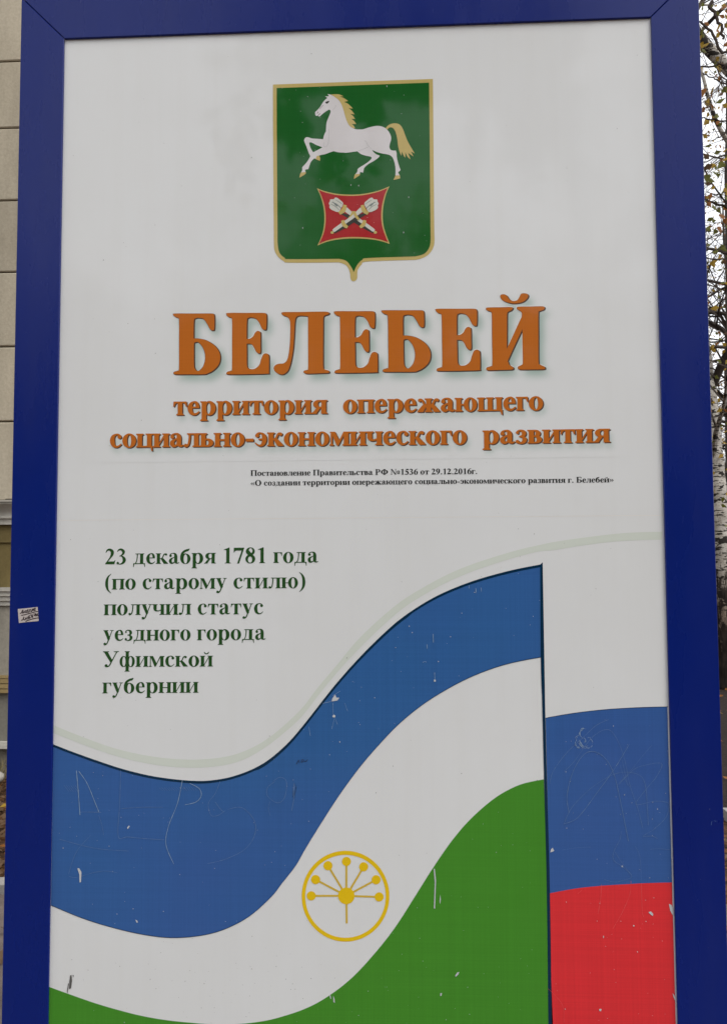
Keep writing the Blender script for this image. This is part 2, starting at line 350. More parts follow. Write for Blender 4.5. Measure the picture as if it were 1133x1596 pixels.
def glyph(ch, dil=0.0):
    if (ch, dil) not in _gc:
        w, L = F[ch]
        if dil: L = [([offset(p, dil) for p in A], [offset(p, -dil) for p in S]) for A, S in L]
        _gc[(ch, dil)] = union(L)
    return _gc[(ch, dil)]
def set_text(s, track=0.0, space=250):
    """[(char, pen x)], total advance"""
    x = 0; o = []
    for c in s:
        if c == ' ': x += space + track; continue
        o.append((c, x)); x += F[c][0] + track
    return o, x
# ------------------------------------------------------------------ the information board
ROOT = Vector((.627, .05, 0))
board = empty('information_board', ROOT, 'white printed board in a broad blue frame, with green coat of arms and orange title', 'information board')
ZT, ZB = 2.699, .42
XL, XR = 0.0, 1.25
OL, OR, OT, OB = -.0955, 1.349, 2.795, .32
def rail(name, quad, inner):
    """front face quad at y=-.011 (counter-clockwise seen from the front), bevelled edges, running back .12"""
    n = 4; cx = sum(p[0] for p in quad)/4; cz = sum(p[1] for p in quad)/4
    q2 = offset(quad, -.0014)
    V = [(x, -.0055, z) for x, z in q2] + [(x, -.0043, z) for x, z in quad] + [(x, .115, z) for x, z in quad]
    Fc = [(0, 1, 2, 3)]
    for r in (0, 4):
        for i in range(4): Fc.append((r+i, r+4+i, r+4+(i+1) % 4, r+(i+1) % 4))
    Fc.append((11, 10, 9, 8))
    return obj(name, mesh(name, V, Fc, M['frame']), board, root=ROOT)
g = .0007
rail('frame_rail', [(OL, OB), (XL, ZB+g), (XL, ZT+0), (OL, OT)], 0)
rail('frame_rail', [(XR, ZB+g), (OR, OB), (OR, OT), (XR, ZT)], 0)
rail('frame_rail', [(XL+g*2, ZT), (XR-g*2, ZT), (OR-g*2, OT), (OL+g*2, OT)], 0)
rail('frame_rail', [(OL+g*2, OB), (OR-g*2, OB), (XR-g*2, ZB), (XL+g*2, ZB)], 0)
mb = MB(); mb.box((OL+.004, .004, OB+.004), (OR-.004, .108, OT-.004)); mb.build('core_box', M['gap'], board, ROOT)
mb = MB(); mb.box((OL+.01, .116, OB+.01), (OR-.01, .119, OT-.01)); mb.build('back_sheet', M['steel'], board, ROOT)
for x in (.02, 1.17):
    mb = MB(); mb.box((x, .02, -.25), (x+.07, .09, OB+.002)); mb.build('leg', M['frame'], board, ROOT)
sheet = obj('printed_sheet', mesh('printed_sheet', [(XL-.01, 0, ZB-.01), (XR+.01, 0, ZB-.01), (XR+.01, 0, ZT+.01), (XL-.01, 0, ZT+.01), (XL-.01, .003, ZB-.01), (XR+.01, .003, ZB-.01), (XR+.01, .003, ZT+.01), (XL-.01, .003, ZT+.01)],
            [(0, 1, 2, 3), (7, 6, 5, 4), (0, 3, 7, 4), (1, 5, 6, 2), (0, 4, 5, 1), (3, 2, 6, 7)], M['sheet']), board, root=ROOT)

def cv(reg, s, pts):
    """points read in an enlarged view (region corner, scale) -> photograph pixels, keeping corner marks"""
    return [(reg[0] + q[0]/s, reg[1] + q[1]/s) + tuple(q[2:]) for q in pts]
def pl(pts): return [(lambda v: (v.x, v.z))(at(q[0], q[1])) for q in pts]
def flat(name, layers, mat, y, parent=None, label=None, kind=None):
    V, Fc = union(layers)
    o = obj(name, mesh(name, [(a, y, b_) for a, b_ in V], Fc, mat), parent or sheet, root=ROOT)
    tag(o, label, kind=kind); return o
def shape(name, pts, mat, y, k=6, label=None, holes=[]):
    return flat(name, [([pl(closed(pts, k))], [pl(closed(h, k)) for h in holes])], mat, y, label=label)
def S(pts, k=6): return closed(pts, k)
PXM = .00134

# --- waves
top_edge = [(83.3, 1160.6), (110, 1171), (146, 1184), (191.4, 1199), (240.8, 1210.7), (297.7, 1217.3), (335.7, 1216), (373.6, 1207.2), (411.6, 1189.5), (446.3, 1160), (474.5, 1127.6), (501.5, 1093), (524, 1064.8), (551, 1034), (582, 1000.4), (616.5, 968.5), (648, 945.6), (681.6, 926), (718.7, 909.8), (755, 897.5), (792, 887.6), (820, 881.5), (842, 877.4), (844, 876.5)]
top_edge = [(x, y+ (2.5 if x > 560 else 1.0 if x > 440 else 0)) for x, y in top_edge]
blue_low = [(79.5, 1412), (127, 1431.6), (172.5, 1446), (221.8, 1457.4), (267, 1462.7), (313, 1459.3), (351, 1449), (388.8, 1429), (423, 1398.6), (440, 1376.8), (461, 1350), (477, 1322), (506.7, 1274), (532.7, 1234.5), (562.3, 1194.5), (592, 1160), (623, 1128), (660, 1098), (700, 1073), (739, 1053.5), (780, 1038.5), (815, 1030), (843, 1025)]
green_top = [(76.5, 1539), (108, 1550.4), (146, 1563.7), (184, 1575), (222, 1584.5), (260, 1591), (298, 1595), (345, 1598), (392.6, 1595), (430.5, 1588), (477, 1572.5), (514, 1552), (551, 1522.5), (588, 1482), (618, 1443), (647.6, 1396.5), (677, 1350), (706.9, 1307.5), (736.5, 1274), (773.6, 1242.7), (810.6, 1223.4), (847.3, 1215.2)]
te = crom(top_edge, 5); bl = crom(blue_low, 5); gt = crom(green_top, 5)
flat('blue_wave', [([pl(te[:-2] + [(842.5, 880.5)] + bl[::-1])], [])], M['blue'], -.0008)
bot = at(860, 1750); 
grn = pl(gt) + [(at(862, 1596).x + .004, ZB+.004), (.002, ZB+.004)]
flat('green_wave', [([grn], [])], M['green'], -.0008)
# dark line along the crest
def strip(edge, w, side=1): return [(x, y) for x, y in edge] + [(x, y + side*w(x)) for x, y in edge[::-1]]
flat('crest_line', [([pl(strip(te, lambda x: 4.0 if x < 400 else 5.6 if x < 640 else 4.2))], [])], M['navy'], -.0012)
flat('wave_lower_line', [([pl(strip([(x, y-.9) for x, y in bl], lambda x: .9))], [])], M['navy'], -.0012)
pole = [(844.3, 877.5, 1), (844.9, 1000), (846.3, 1119), (849, 1250), (852.2, 1392), (854.8, 1596)]
pole_r = [(845.6, 876.5), (848.6, 1048.6), (849.8, 1119), (852.4, 1224), (857.0, 1392), (859.8, 1596)]
pole_l = [(841.8, 880), (842.6, 1025), (844.9, 1100), (848, 1224), (852, 1380), (854.6, 1596)]
plq = pl(crom(pole_l, 4)) + [(at(857.5, 1750).x-.003, ZB+.004), (at(857.5, 1750).x+.005, ZB+.004)] + pl(crom(pole_r, 4)[::-1])
flat('dark_dividing_line', [([plq], [])], M['navy'], -.0016)
bt = [(850.3, 1119.6), (875, 1115), (903, 1110.8), (930, 1107.6), (958, 1105.2), (999.6, 1103), (1041, 1102)]
rtp = [(856.7, 1393), (885, 1387.5), (913, 1383.5), (945, 1380.7), (975.4, 1378.8), (1010, 1377), (1048.5, 1376)]
RX = 1.2472
q = pl(crom(bt, 4)); q2 = pl(crom(rtp, 4))
flat('blue_band', [([q[:-1] + [(RX, q[-1][1]), (RX, q2[-1][1])] + q2[:-1][::-1]], [])], M['blue'], -.0008)
flat('red_band', [([q2[:-1] + [(RX, q2[-1][1]), (RX, ZB+.004), (at(860, 1750).x, ZB+.004)]], [])], M['red'], -.0008)
flat('band_top_line', [([pl(strip([(x, y-.5) for x, y in crom(bt, 4)], lambda x: .9))], [])], M['navy'], -.0012)
# pale green companion curve
c1 = cv((70, 1090), 2.8325, [(38, 115), (110, 145), (200, 180), (300, 215), (400, 240), (500, 257), (600, 266), (700, 266), (800, 254), (880, 230), (960, 190), (1040, 130), (1133, 42)])
c2 = cv((70, 1090), 2.8325, [(38, 150), (110, 178), (200, 213), (300, 247), (400, 274), (500, 292), (600, 302), (700, 302), (800, 290), (880, 266), (960, 222), (1040, 162), (1133, 78)])
d1 = cv((440, 840), 2.6976, [(150, 625), (230, 530), (310, 433), (400, 345), (500, 262), (600, 200), (700, 147), (800, 106), (900, 73), (1000, 44), (1080, 26)])
d2 = cv((440, 840), 2.6976, [(168, 637), (250, 540), (325, 460), (415, 372), (510, 290), (608, 228), (706, 176), (806, 134), (906, 100), (1004, 71), (1084, 52)])
e1 = cv((700, 810), 3.147, [(500, 112), (600, 96), (700, 83), (800, 71), (900, 63), (1000, 60), (1044, 59)])
e2 = cv((700, 810), 3.147, [(510, 150), (605, 134), (700, 120), (800, 108), (900, 102), (1000, 99), (1044, 99)])
flat('pale_green_curve', [([pl(crom(c1+d1+e1, 4) + crom(c2+d2+e2, 4)[::-1])], [])], M['pale'], -.0004)
# joint between the two sheets of vinyl
mb = MB(); a, b_ = at(91, 812), at(1034, 803); zz = (a.z+b_.z)/2
mb.add([(.001, -.0003, zz), (1.249, -.0003, zz), (1.249, -.0003, zz+.0011), (.001, -.0003, zz+.0011)], [(0, 1, 2, 3)]); mb.build('sheet_joint', M['halo'], sheet, ROOT)

# --- coat of arms
R1 = ((400, 100), 3.7767)
flat('shield_border', [([pl(S(cv(*R1, [(96, 117, 1), (1037, 84, 1), (1040, 400), (1043, 750), (1045, 960), (1046, 1045), (1036, 1085), (1012, 1118), (975, 1140), (935, 1150, 1), (655, 1160), (618, 1178), (597, 1205), (592, 1230), (592, 1255), (584, 1271), (572, 1276), (559, 1272), (552, 1255), (550, 1232), (540, 1200), (520, 1178), (485, 1165, 1), (200, 1167), (160, 1158), (125, 1130), (106, 1095), (102, 1055), (101, 960), (99, 700), (97, 400)])))], [])], M['gold'], -.0008)
flat('shield_field', [([pl(S(cv(*R1, [(118, 138, 1), (1015, 106, 1), (1018, 400), (1021, 750), (1023, 960), (1023, 1045), (1012, 1085), (985, 1115), (935, 1130, 1), (660, 1139), (622, 1150), (592, 1180), (572, 1222, 1), (552, 1185), (525, 1155), (485, 1144, 1), (200, 1146), (165, 1138), (135, 1108), (124, 1055), (123, 960), (121, 700), (119, 400)])))], [])], M['shield'], -.0012)
H1 = ((460, 140), 10.3); H2 = ((540, 170), 9.4417)
body = cv(*H1, [(520, 62, 1), (560, 68), (600, 85), (640, 110), (690, 150), (730, 200), (760, 270), (785, 350), (810, 440), (840, 520), (880, 575), (930, 612), (985, 628), (1060, 630)]) \
    + cv(*H2, [(250, 290), (320, 268), (400, 248), (470, 242), (540, 258), (590, 290), (630, 340), (655, 400), (655, 450), (640, 500), (632, 550), (645, 590), (680, 605), (725, 605, 1), (737, 640), (740, 700), (755, 770), (780, 850), (795, 890, 1), (785, 905), (765, 920), (765, 940), (785, 972, 1), (720, 974, 1), (722, 920), (718, 840), (700, 760), (675, 705), (640, 675), (590, 660), (520, 648), (440, 625), (378, 595, 1), (400, 630), (440, 660), (490, 680, 1), (470, 710), (400, 760), (330, 800), (270, 850), (255, 880), (245, 930, 1), (200, 920, 1), (197, 950, 1), (128, 958, 1), (160, 915), (165, 880), (200, 850), (280, 800), (340, 755), (370, 715), (350, 695), (280, 680), (210, 655), (160, 615, 1), (120, 622)]) \
    + cv(*H1, [(824, 1005), (780, 1003), (700, 998), (620, 980, 1), (560, 998), (480, 1028), (400, 1045), (340, 1080), (290, 1110), (250, 1160), (225, 1230), (210, 1270, 1), (170, 1275), (160, 1290, 1), (172, 1320, 1), (95, 1325, 1), (115, 1285), (115, 1240), (150, 1200), (200, 1140), (245, 1060, 1), (220, 1010), (180, 900), (150, 830), (148, 790), (170, 760), (205, 755), (270, 775), (350, 780), (450, 787, 1), (465, 720), (495, 660, 1), (498, 600), (505, 520), (530, 450), (560, 380), (570, 340), (555, 315), (530, 318), (480, 350), (430, 390), (400, 418), (375, 418), (372, 405, 1), (365, 405), (350, 413), (330, 405), (322, 375), (325, 350), (350, 325), (400, 270), (450, 190), (490, 145), (520, 125, 1), (480, 98, 1), (530, 98), (545, 95, 1)])
hole = cv(*H1, [(230, 845), (260, 838), (340, 880), (440, 918, 1), (380, 950), (290, 998, 1), (255, 940), (232, 880)])
fleg = cv(*H1, [(315, 1098, 1), (360, 1040, 1), (372, 1090, 1), (345, 1112, 1)])
flat('horse', [([pl(S(body, 4)), pl(S(fleg, 3))], [pl(S(hole, 4))])], M['lilac'], -.0016, label='white prancing horse on the green shield')
mane = cv(*H1, [(575, 68, 1), (640, 65), (710, 68), (775, 97, 1), (715, 103, 1), (780, 125), (850, 172, 1), (785, 190, 1), (850, 220), (928, 295, 1), (860, 290, 1), (910, 330), (955, 390, 1), (885, 380, 1), (930, 415), (962, 462, 1), (905, 460, 1), (950, 500), (980, 545, 1), (905, 543, 1), (935, 565), (962, 612, 1), (930, 612), (880, 578), (840, 520), (810, 440), (785, 350), (760, 270), (730, 200), (690, 150), (640, 110), (600, 85)])
tail = cv(*H2, [(575, 275, 1), (620, 230), (680, 207), (740, 207), (790, 230), (830, 290), (860, 370), (900, 470), (950, 560), (1003, 650, 1), (950, 620, 1), (985, 695, 1), (905, 640, 1), (943, 735, 1), (900, 700), (865, 630, 1), (865, 710, 1), (840, 680), (815, 620, 1), (808, 685, 1), (780, 620), (760, 540), (745, 420), (720, 330), (690, 280), (650, 263), (620, 275), (600, 300, 1)])
flat('horse_mane', [([pl(S(mane, 4))], [])], M['gold'], -.002)
flat('horse_tail', [([pl(S(tail, 4))], [])], M['gold'], -.002)
for hf in (cv(*H1, [(350, 1055, 1), (385, 1055), (402, 1095), (398, 1135, 1), (330, 1108, 1)]), cv(*H1, [(95, 1322, 1), (170, 1315, 1), (175, 1335, 1), (140, 1365), (70, 1405, 1), (80, 1350)]),
           cv(*H2, [(125, 955, 1), (195, 948, 1), (200, 965, 1), (165, 990), (110, 1025, 1), (115, 985)]), cv(*H2, [(720, 972, 1), (785, 970, 1), (790, 1015, 1), (735, 1030), (690, 1038, 1), (705, 1010)])):
    flat('horse_hoof', [([pl(S(hf, 3))], [])], M['gold'], -.002)
dr = [cv(*H1, [(485, 190), (510, 180), (548, 172), (540, 195), (515, 216), (495, 210)])]
flat('horse_eye', [([pl(S(x, 3)) for x in dr], [])], M['shade'], -.002)
def stroke(reg, pts, w, k=5):   # w in enlarged pixels
    return pl(cv(*reg, pen([(a, b_, (c[0] if c else w)) for a, b_, *c in pts], k)))
flat('horse_lines', [([stroke(H1, [(392, 302), (450, 238)], 5), stroke(H1, [(374, 402), (400, 372)], 8), stroke(H1, [(352, 372), (364, 362), (366, 346)], 8)], [])], M['rim'], -.002)
for q_ in (stroke(H1, [(655, 240), (640, 280), (605, 320)], 2.2), stroke(H1, [(540, 620), (545, 720), (530, 860), (500, 905), (460, 900), (462, 840)], 2.2), stroke(H2, [(270, 455), (330, 545), (365, 580)], 2), stroke(H2, [(170, 610), (250, 585), (320, 552)], 2)): flat('horse_contour', [([q_], [])], M['fold'], -.002)
H3 = ((490, 285), 9.064)
cush = cv(*H3, [(38, 72, 1), (130, 108), (270, 142), (400, 158), (550, 162), (700, 150), (850, 120), (950, 90), (1060, 44, 1), (1015, 150), (980, 290), (965, 430), (970, 560), (1000, 690), (1064, 860, 1), (950, 822), (800, 794), (620, 782), (450, 784), (280, 805), (150, 838), (44, 882, 1), (90, 780), (122, 680), (140, 560), (140, 430), (122, 300), (85, 180)])
cp = pl(S(cush, 5))
flat('cushion_border', [([cp], [])], M['gold'], -.0016)
ccx, ccz = sum(p[0] for p in cp)/len(cp), sum(p[1] for p in cp)/len(cp)
flat('cushion', [([[(ccx+(a-ccx)*.952, ccz+(b_-ccz)*.938) for a, b_ in cp]], [])], M['cushion'], -.002, label='crimson four-pointed cushion with gold edge')
def torch(f, y):
    def P_(pts): return pl(cv(*H3, [(f(q[0], q[1])) for q in pts]))
    flat('quiver_shade', [([P_([(268, 700), (295, 710), (430, 640), (600, 530), (640, 500), (740, 440), (700, 425), (560, 470), (430, 590)])], [])], M['shade'], y)
    flat('quiver_shaft', [([P_([(255, 665), (275, 642), (385, 562), (520, 470), (650, 345), (690, 400), (560, 495), (455, 568), (410, 605), (290, 690), (270, 690)])], [])], M['silver'], y-.0003)
    fe = closed([(705, 290), (745, 245), (790, 212), (820, 208), (835, 228), (862, 232), (888, 235), (892, 262), (908, 290), (895, 320), (898, 350), (860, 385), (775, 412), (735, 360)], 3)
    flat('quiver_arrows', [([P_(fe)], [])], M['silver'], y-.0003)
    flat('arrow_lines', [([P_(pen(z, 3)) for z in ([(735, 358, 10), (800, 300, 12), (870, 270, 5)], [(760, 385, 5), (820, 330, 8), (880, 300, 4)], [(720, 300, 4), (770, 265, 7), (815, 240, 3)], [(790, 330, 16), (830, 290, 12), (850, 262, 4)])], [])], M['fold'], y-.0006)
    flat('quiver_rings', [([P_(pen([(398, 528, 42), (420, 590, 56), (468, 628, 36)], 4)), P_(pen([(678, 312, 46), (700, 385, 62), (760, 432, 44)], 4)), P_(pen([(566, 400, 28), (580, 455, 40), (632, 520, 30)], 4)), P_(ell(252, 700, 24, 20, 10))], [])], M['gold'], y-.0006)
    flat('ring_lines', [([P_(pen([(408, 540, 6), (432, 585, 6), (478, 612, 6)], 3)), P_(pen([(690, 322, 7), (715, 380, 7), (772, 420, 7)], 3)), P_(pen([(576, 415, 5), (594, 458, 5), (642, 512, 5)], 3))], [])], M['sunline'], y-.0009)
torch(lambda x, y: (1112-x + (y-480)*.0, y-3), -.0022)
torch(lambda x, y: (x, y), -.0033)

# --- yellow flower in a ring
H6 = ((460, 1315), 7.081)
flat('emblem_ring', [([pl(cv(*H6, ell(556, 584, 484, 502, 72)))], [pl(cv(*H6, ell(556, 585, 444, 458, 72)))])], M['sun'], -.0008, label='yellow ring round the seven-headed flower')
dots = [(178, 580), (226, 400), (362, 247), (566, 200), (756, 259), (893, 402), (927, 592)]
flat('flower_stems', [([pl(cv(*H6, pen([(565, 580, 22), (x, y, 22)], 2))) for x, y in dots + [(569, 885)]], [])], M['sunline'], -.0008)
for x, y in dots: flat('flower_head', [([pl(cv(*H6, ell(x, y, 50, 51, 24)))], [])], M['sun'], -.0012)
flat('flower_centre', [([pl(cv(*H6, ell(565, 580, 91, 93, 32)))], [])], M['sun'], -.0012)

# --- lettering
def place_text(s, l, r, em_px, dil=0, track=0, space=250):
    """l, r: baseline end points in the photograph; returns glyph triangles on the panel"""
    A, B = at(*l), at(*r); g_, adv = set_text(s, track, space)
    side = 20 + dil; wpx = (B.x-A.x)
    k = wpx/(adv - 2*20 + 2*dil); kz = em_px*((B.x-A.x)/(r[0]-l[0]))/1000
    out = []
    for c, x in g_:
        V, Fc = glyph(c, dil)
        out.append(([(A.x + (x+a-20+dil)*k, A.z + (B.z-A.z)*((x+a)/adv) + b_*kz) for a, b_ in V], Fc))
    return out
def letter_mesh(name, gl, mat, y, dx=0, dz=0, label=None):
    mb = MB()
    for V, Fc in gl: mb.add([(a+dx, y, b_+dz) for a, b_ in V], Fc)
    o = mb.build(name, mat, sheet, ROOT)
    return tag(o, label)
L1 = place_text('территория', (270, 646.8), (510, 644.2), 44.8, 11) + place_text('опережающего', (534.5, 643.8), (846.5, 638.6), 44.8, 11)
L2 = place_text('социально-экономического', (171, 697.2), (727.5, 692.0), 44.8, 11) + place_text('развития', (752, 691.6), (950.5, 688.8), 44.8, 11)
SUB = L1 + L2
# gaps between glyph sheets that touch: step each letter by a hair in depth
def stepped(name, gl, mat, y, dx=0, dz=0, label=None):
    mb = MB()
    for i, (V, Fc) in enumerate(gl): mb.add([(a+dx, y - (i % 2)*.00012, b_+dz) for a, b_ in V], Fc)
    return tag(mb.build(name, mat, sheet, ROOT), label)
for i, g_ in enumerate(SUB):
    letter_mesh('subtitle_letter_edge', [g_], M['rim'], -.0009 - (i % 2)*.00012, 1.7*PXM, -1.3*PXM)
    letter_mesh('subtitle_letter', [g_], M['orange'], -.0014 - (i % 2)*.00012)
for s, l, r, em in (('Постановление Правительства РФ №1536 от 29.12.2016г.', (390.5, 741.6), (744, 738.6), 12.9), ('«О создании территории опережающего социально-экономического развития г. Белебей»', (390.5, 756.9), (956.5, 751.6), 12.9)):
    letter_mesh('decree_lettering', place_text(s, l, r, em, 6), M['black'], -.0009)['kind'] = 'stuff'
for s, l, r in (('23 декабря 1781 года', (164, 879.6), (496, 876.9)), ('(по старому стилю)', (163, 919.0), (477, 916.6)), ('получил статус', (162.3, 958.9), (410.5, 957.3)),
                ('уездного города', (161, 999.0), (414, 997.4)), ('Уфимской', (160.5, 1039.7), (331.5, 1039.0)), ('губернии', (160, 1080.9), (309, 1079.9))):
    for g_ in place_text(s, l, r, 35.4): letter_mesh('date_letter', [g_], M['text_green'], -.0009)
HA = ((260, 450), 4.7208); HB = ((480, 450), 5.15); HC = ((660, 440), 5.3952)
bB = cv(*HA, [(48, 190), (62, 182), (200, 182), (330, 182), (346, 189), (351, 205), (350, 292), (338, 305), (320, 297), (300, 260), (272, 222), (240, 213), (215, 216), (200, 236), (198, 365, 1), (240, 367), (295, 380), (350, 415), (384, 460), (394, 510), (380, 560), (342, 600), (300, 622), (268, 629), (160, 629), (65, 629), (50, 621), (56, 611), (80, 603), (91, 585), (92, 400), (92, 235), (85, 214), (62, 205)])
bBi = cv(*HA, [(201, 405), (210, 393), (232, 393), (262, 425), (280, 470), (283, 520), (268, 570), (240, 602), (222, 603), (206, 585), (201, 560), (200, 480)])
bE = cv(*HA, [(440, 188), (455, 178), (600, 178), (715, 178), (731, 187), (735, 205), (732, 288), (722, 301), (702, 292), (682, 250), (657, 220), (625, 210), (602, 213), (590, 235), (588, 368, 1), (610, 368), (635, 352), (650, 325), (665, 311), (683, 314), (690, 330), (690, 400), (690, 462), (679, 475), (660, 463), (640, 425), (620, 405), (588, 403, 1), (589, 480), (590, 560), (599, 583), (618, 592), (650, 588), (682, 560), (695, 520), (710, 485), (730, 476), (748, 485), (752, 510), (751, 612), (742, 624), (600, 628), (455, 629), (441, 621), (447, 611), (470, 603), (481, 585), (482, 400), (482, 235), (475, 214), (453, 205)])
bL = cv(*HA, [(847, 183), (860, 172), (1000, 171)]) + cv(*HB, [(60, 184), (148, 185), (170, 193), (164, 204), (138, 213), (124, 230), (122, 300), (121, 500), (122, 625), (132, 646), (164, 657), (171, 667), (160, 675), (80, 678)]) + cv(*HA, [(1090, 622.5), (1030, 624), (1008, 615), (1012, 603), (1033, 597), (1041, 578), (1041, 400), (1040, 218), (1034, 202), (1000, 197), (970, 198), (951, 210), (943, 240), (938, 330), (930, 440), (915, 530), (895, 595), (870, 622), (845, 630), (815, 621), (792, 600), (789, 577), (803, 560), (830, 552), (860, 549), (885, 526), (900, 470), (908, 380), (910, 265), (904, 227), (885, 205), (858, 195)])
bY = cv(*HC, [(526, 224), (540, 212), (640, 210), (738, 208), (748, 221), (735, 235), (712, 246), (702, 268), (701, 400), (700, 558, 1), (826, 290, 1), (828, 265), (820, 245), (790, 226), (786, 213), (800, 205), (900, 203), (1000, 202), (1017, 213), (1008, 229), (975, 241), (965, 262), (965, 450), (966, 660), (977, 690), (1014, 708), (1021, 720), (1008, 730), (910, 732), (812, 732), (794, 722), (798, 708), (825, 695), (836, 672), (834, 540), (831, 392, 1), (716, 640), (712, 668), (722, 694), (749, 711), (755, 722), (740, 733), (640, 736), (545, 739), (529, 729), (533, 716), (565, 705), (579, 682), (577, 480), (575, 272), (564, 246), (537, 235)])
bYb = cv(*HC, [(646, 118), (655, 103), (678, 101), (700, 112), (718, 138), (740, 154), (765, 157), (790, 148), (808, 122), (820, 98), (845, 92), (873, 98), (880, 114), (870, 135), (840, 160), (800, 173), (750, 176), (700, 165), (662, 146)])
def rel(outs, hol, ax, ay):   # panel polygons relative to the letter's foot
    A = at(ax, ay); f = lambda p: [(a-A.x, b_-A.z) for a, b_ in pl(S(p, 5))]
    return ([f(o) for o in outs], [f(h) for h in hol])
LB = rel([bB], [bBi], 270, 583.3); LE = rel([bE], [], 352.8, 583.3); LL = rel([bL], [], 427, 583.0); LY = rel([bY, bYb], [], 758, 577.0)
head = []
for Lt, ax, ay in ((LB, 270, 583.3), (LE, 352.8, 583.3), (LL, 427, 583.0), (LE, 521.3, 581.2), (LB, 596.1, 579.4), (LE, 680.2, 578.0), (LY, 758, 577.0)):
    A = at(ax, ay)
    def layer(d): return [([offset([(a+A.x, b_+A.z) for a, b_ in p], d) for p in Lt[0]], [offset([(a+A.x, b_+A.z) for a, b_ in p], -d) for p in Lt[1]])]
    n = union(layer(0)); head.append(n)
    o1 = union(layer(.5*PXM))
    for nm, g_, mt, y, dx, dz in (('title_letter_halo', union(layer(1.3*PXM)), M['halo'], -.0006, -.3*PXM, .3*PXM), ('title_letter_edge', o1, M['rim'], -.001, 1.5*PXM, -1.0*PXM), ('title_letter', n, M['orange'], -.0018, 0, 0)):
        o = obj(nm, mesh(nm, [(a+dx, y, b_+dz) for a, b_ in g_[0]], g_[1], mt), sheet, root=ROOT)
    n2 = union(layer(.35*PXM)); obj('title_letter_outline', mesh('title_letter_outline', [(a, -.0014, b_) for a, b_ in n2[0]], n2[1], M['rim']), sheet, root=ROOT)

# --- the soft green printed shade behind title and subtitle (a fine sheet with its ink stored per point)
def raster(gl, x0, z0, nx, nz, s):
    im = np.zeros((nz, nx))
    for V, Fc in gl:
        V = np.array(V)
        for f in Fc:
            p = (V[list(f)] - (x0, z0))/s
            a, b_ = np.floor(p.min(0)).astype(int), np.ceil(p.max(0)).astype(int)
            a = np.maximum(a, 0); b_ = np.minimum(b_, (nx-1, nz-1))
            if (b_ < a).any(): continue
            X, Z = np.meshgrid(np.arange(a[0], b_[0]+1), np.arange(a[1], b_[1]+1))
            d = (p[1][1]-p[2][1])*(p[0][0]-p[2][0]) + (p[2][0]-p[1][0])*(p[0][1]-p[2][1])
            if abs(d) < 1e-9: continue
            u = ((p[1][1]-p[2][1])*(X-p[2][0]) + (p[2][0]-p[1][0])*(Z-p[2][1]))/d
            v = ((p[2][1]-p[0][1])*(X-p[2][0]) + (p[0][0]-p[2][0])*(Z-p[2][1]))/d
            e = -.15
            im[a[1]:b_[1]+1, a[0]:b_[0]+1] = np.maximum(im[a[1]:b_[1]+1, a[0]:b_[0]+1], ((u >= e) & (v >= e) & (1-u-v >= e))*1.0)
    return im
def blur(im, sg):
    k = np.exp(-.5*(np.arange(-int(3*sg)-1, int(3*sg)+2)/sg)**2); k /= k.sum()
    im = np.apply_along_axis(lambda r: np.convolve(r, k, 'same'), 1, im)
    return np.apply_along_axis(lambda r: np.convolve(r, k, 'same'), 0, im)
gs = .0022; gx0, gz0 = .06, 1.775; nx, nz = int(1.13/gs), int(.375/gs)
ia = blur(raster([([(a+7*PXM, b_-9*PXM) for a, b_ in V], Fc) for V, Fc in head], gx0, gz0, nx, nz, gs), 5.2*PXM/gs)
ib = blur(raster([([(a+4*PXM, b_-8*PXM) for a, b_ in V], Fc) for V, Fc in SUB], gx0, gz0, nx, nz, gs), 3.8*PXM/gs)
dens = np.clip(1.05*ia, 0, 1)*.7; dens = 1-(1-dens)*(1-np.clip(ib, 0, 1)*.45)
ew = np.minimum.outer(np.minimum(np.arange(nz), np.arange(nz)[::-1]), np.minimum(np.arange(nx), np.arange(nx)[::-1])); dens = dens*np.clip(ew/6, 0, 1)
X, Z = np.meshgrid(gx0 + np.arange(nx)*gs, gz0 + np.arange(nz)*gs)
V = np.stack([X.ravel(), np.full(X.size, -.0004), Z.ravel()], 1)
ii = np.arange(nx*nz).reshape(nz, nx)
Fq = np.stack([ii[:-1, :-1].ravel(), ii[:-1, 1:].ravel(), ii[1:, 1:].ravel(), ii[1:, :-1].ravel()], 1)
me = mesh('lettering_soft_shade', V.tolist(), Fq.tolist(), M['soft'])
ca = me.color_attributes.new('ink', 'FLOAT_COLOR', 'POINT')
dn = dens.ravel()[:, None]; cc = np.array(WHITE)*(1-dn) + np.array((.25, .40, .33))*dn
ca.data.foreach_set('color', np.concatenate([cc, np.ones((len(cc), 1))], 1).astype(np.float32).ravel())
obj('lettering_soft_shade', me, sheet, root=ROOT)

# --- wear: specks, chips, scratches
def marks(name, polys, mat, y):
    mb = MB()
    for p in polys:
        q = pl(p)
        if area(q) < 0: q = q[::-1]
        mb.add([(a, y, b_) for a, b_ in q], [tuple(range(len(q)))])
    o = mb.build(name, mat, sheet, ROOT); o['kind'] = 'stuff'; return o
def blob(x, y, r, n=7): 
    k = random.uniform(.5, 1.6); a0 = random.random()*6
    return [(x + r*random.uniform(.6, 1.2)*math.cos(a0+2*PI*i/n), y + k*r*random.uniform(.6, 1.2)*math.sin(a0+2*PI*i/n)) for i in range(n)]
def inblue(x, y):
    def yy(e, x): 
        for a, b_ in zip(e, e[1:]):
            if a[0] <= x <= b_[0]: return a[1] + (b_[1]-a[1])*(x-a[0])/(b_[0]-a[0]+1e-9)
        return None
    if x > 861: return y > 1112
    if x > 842: return False
    t_, l_, g__ = yy(te, x), yy(bl, x), yy(gt, x)
    if t_ is None or l_ is None: return False
    return (t_+4 < y < l_-3) or (g__ is not None and y > g__+3)
w = []; d_ = []
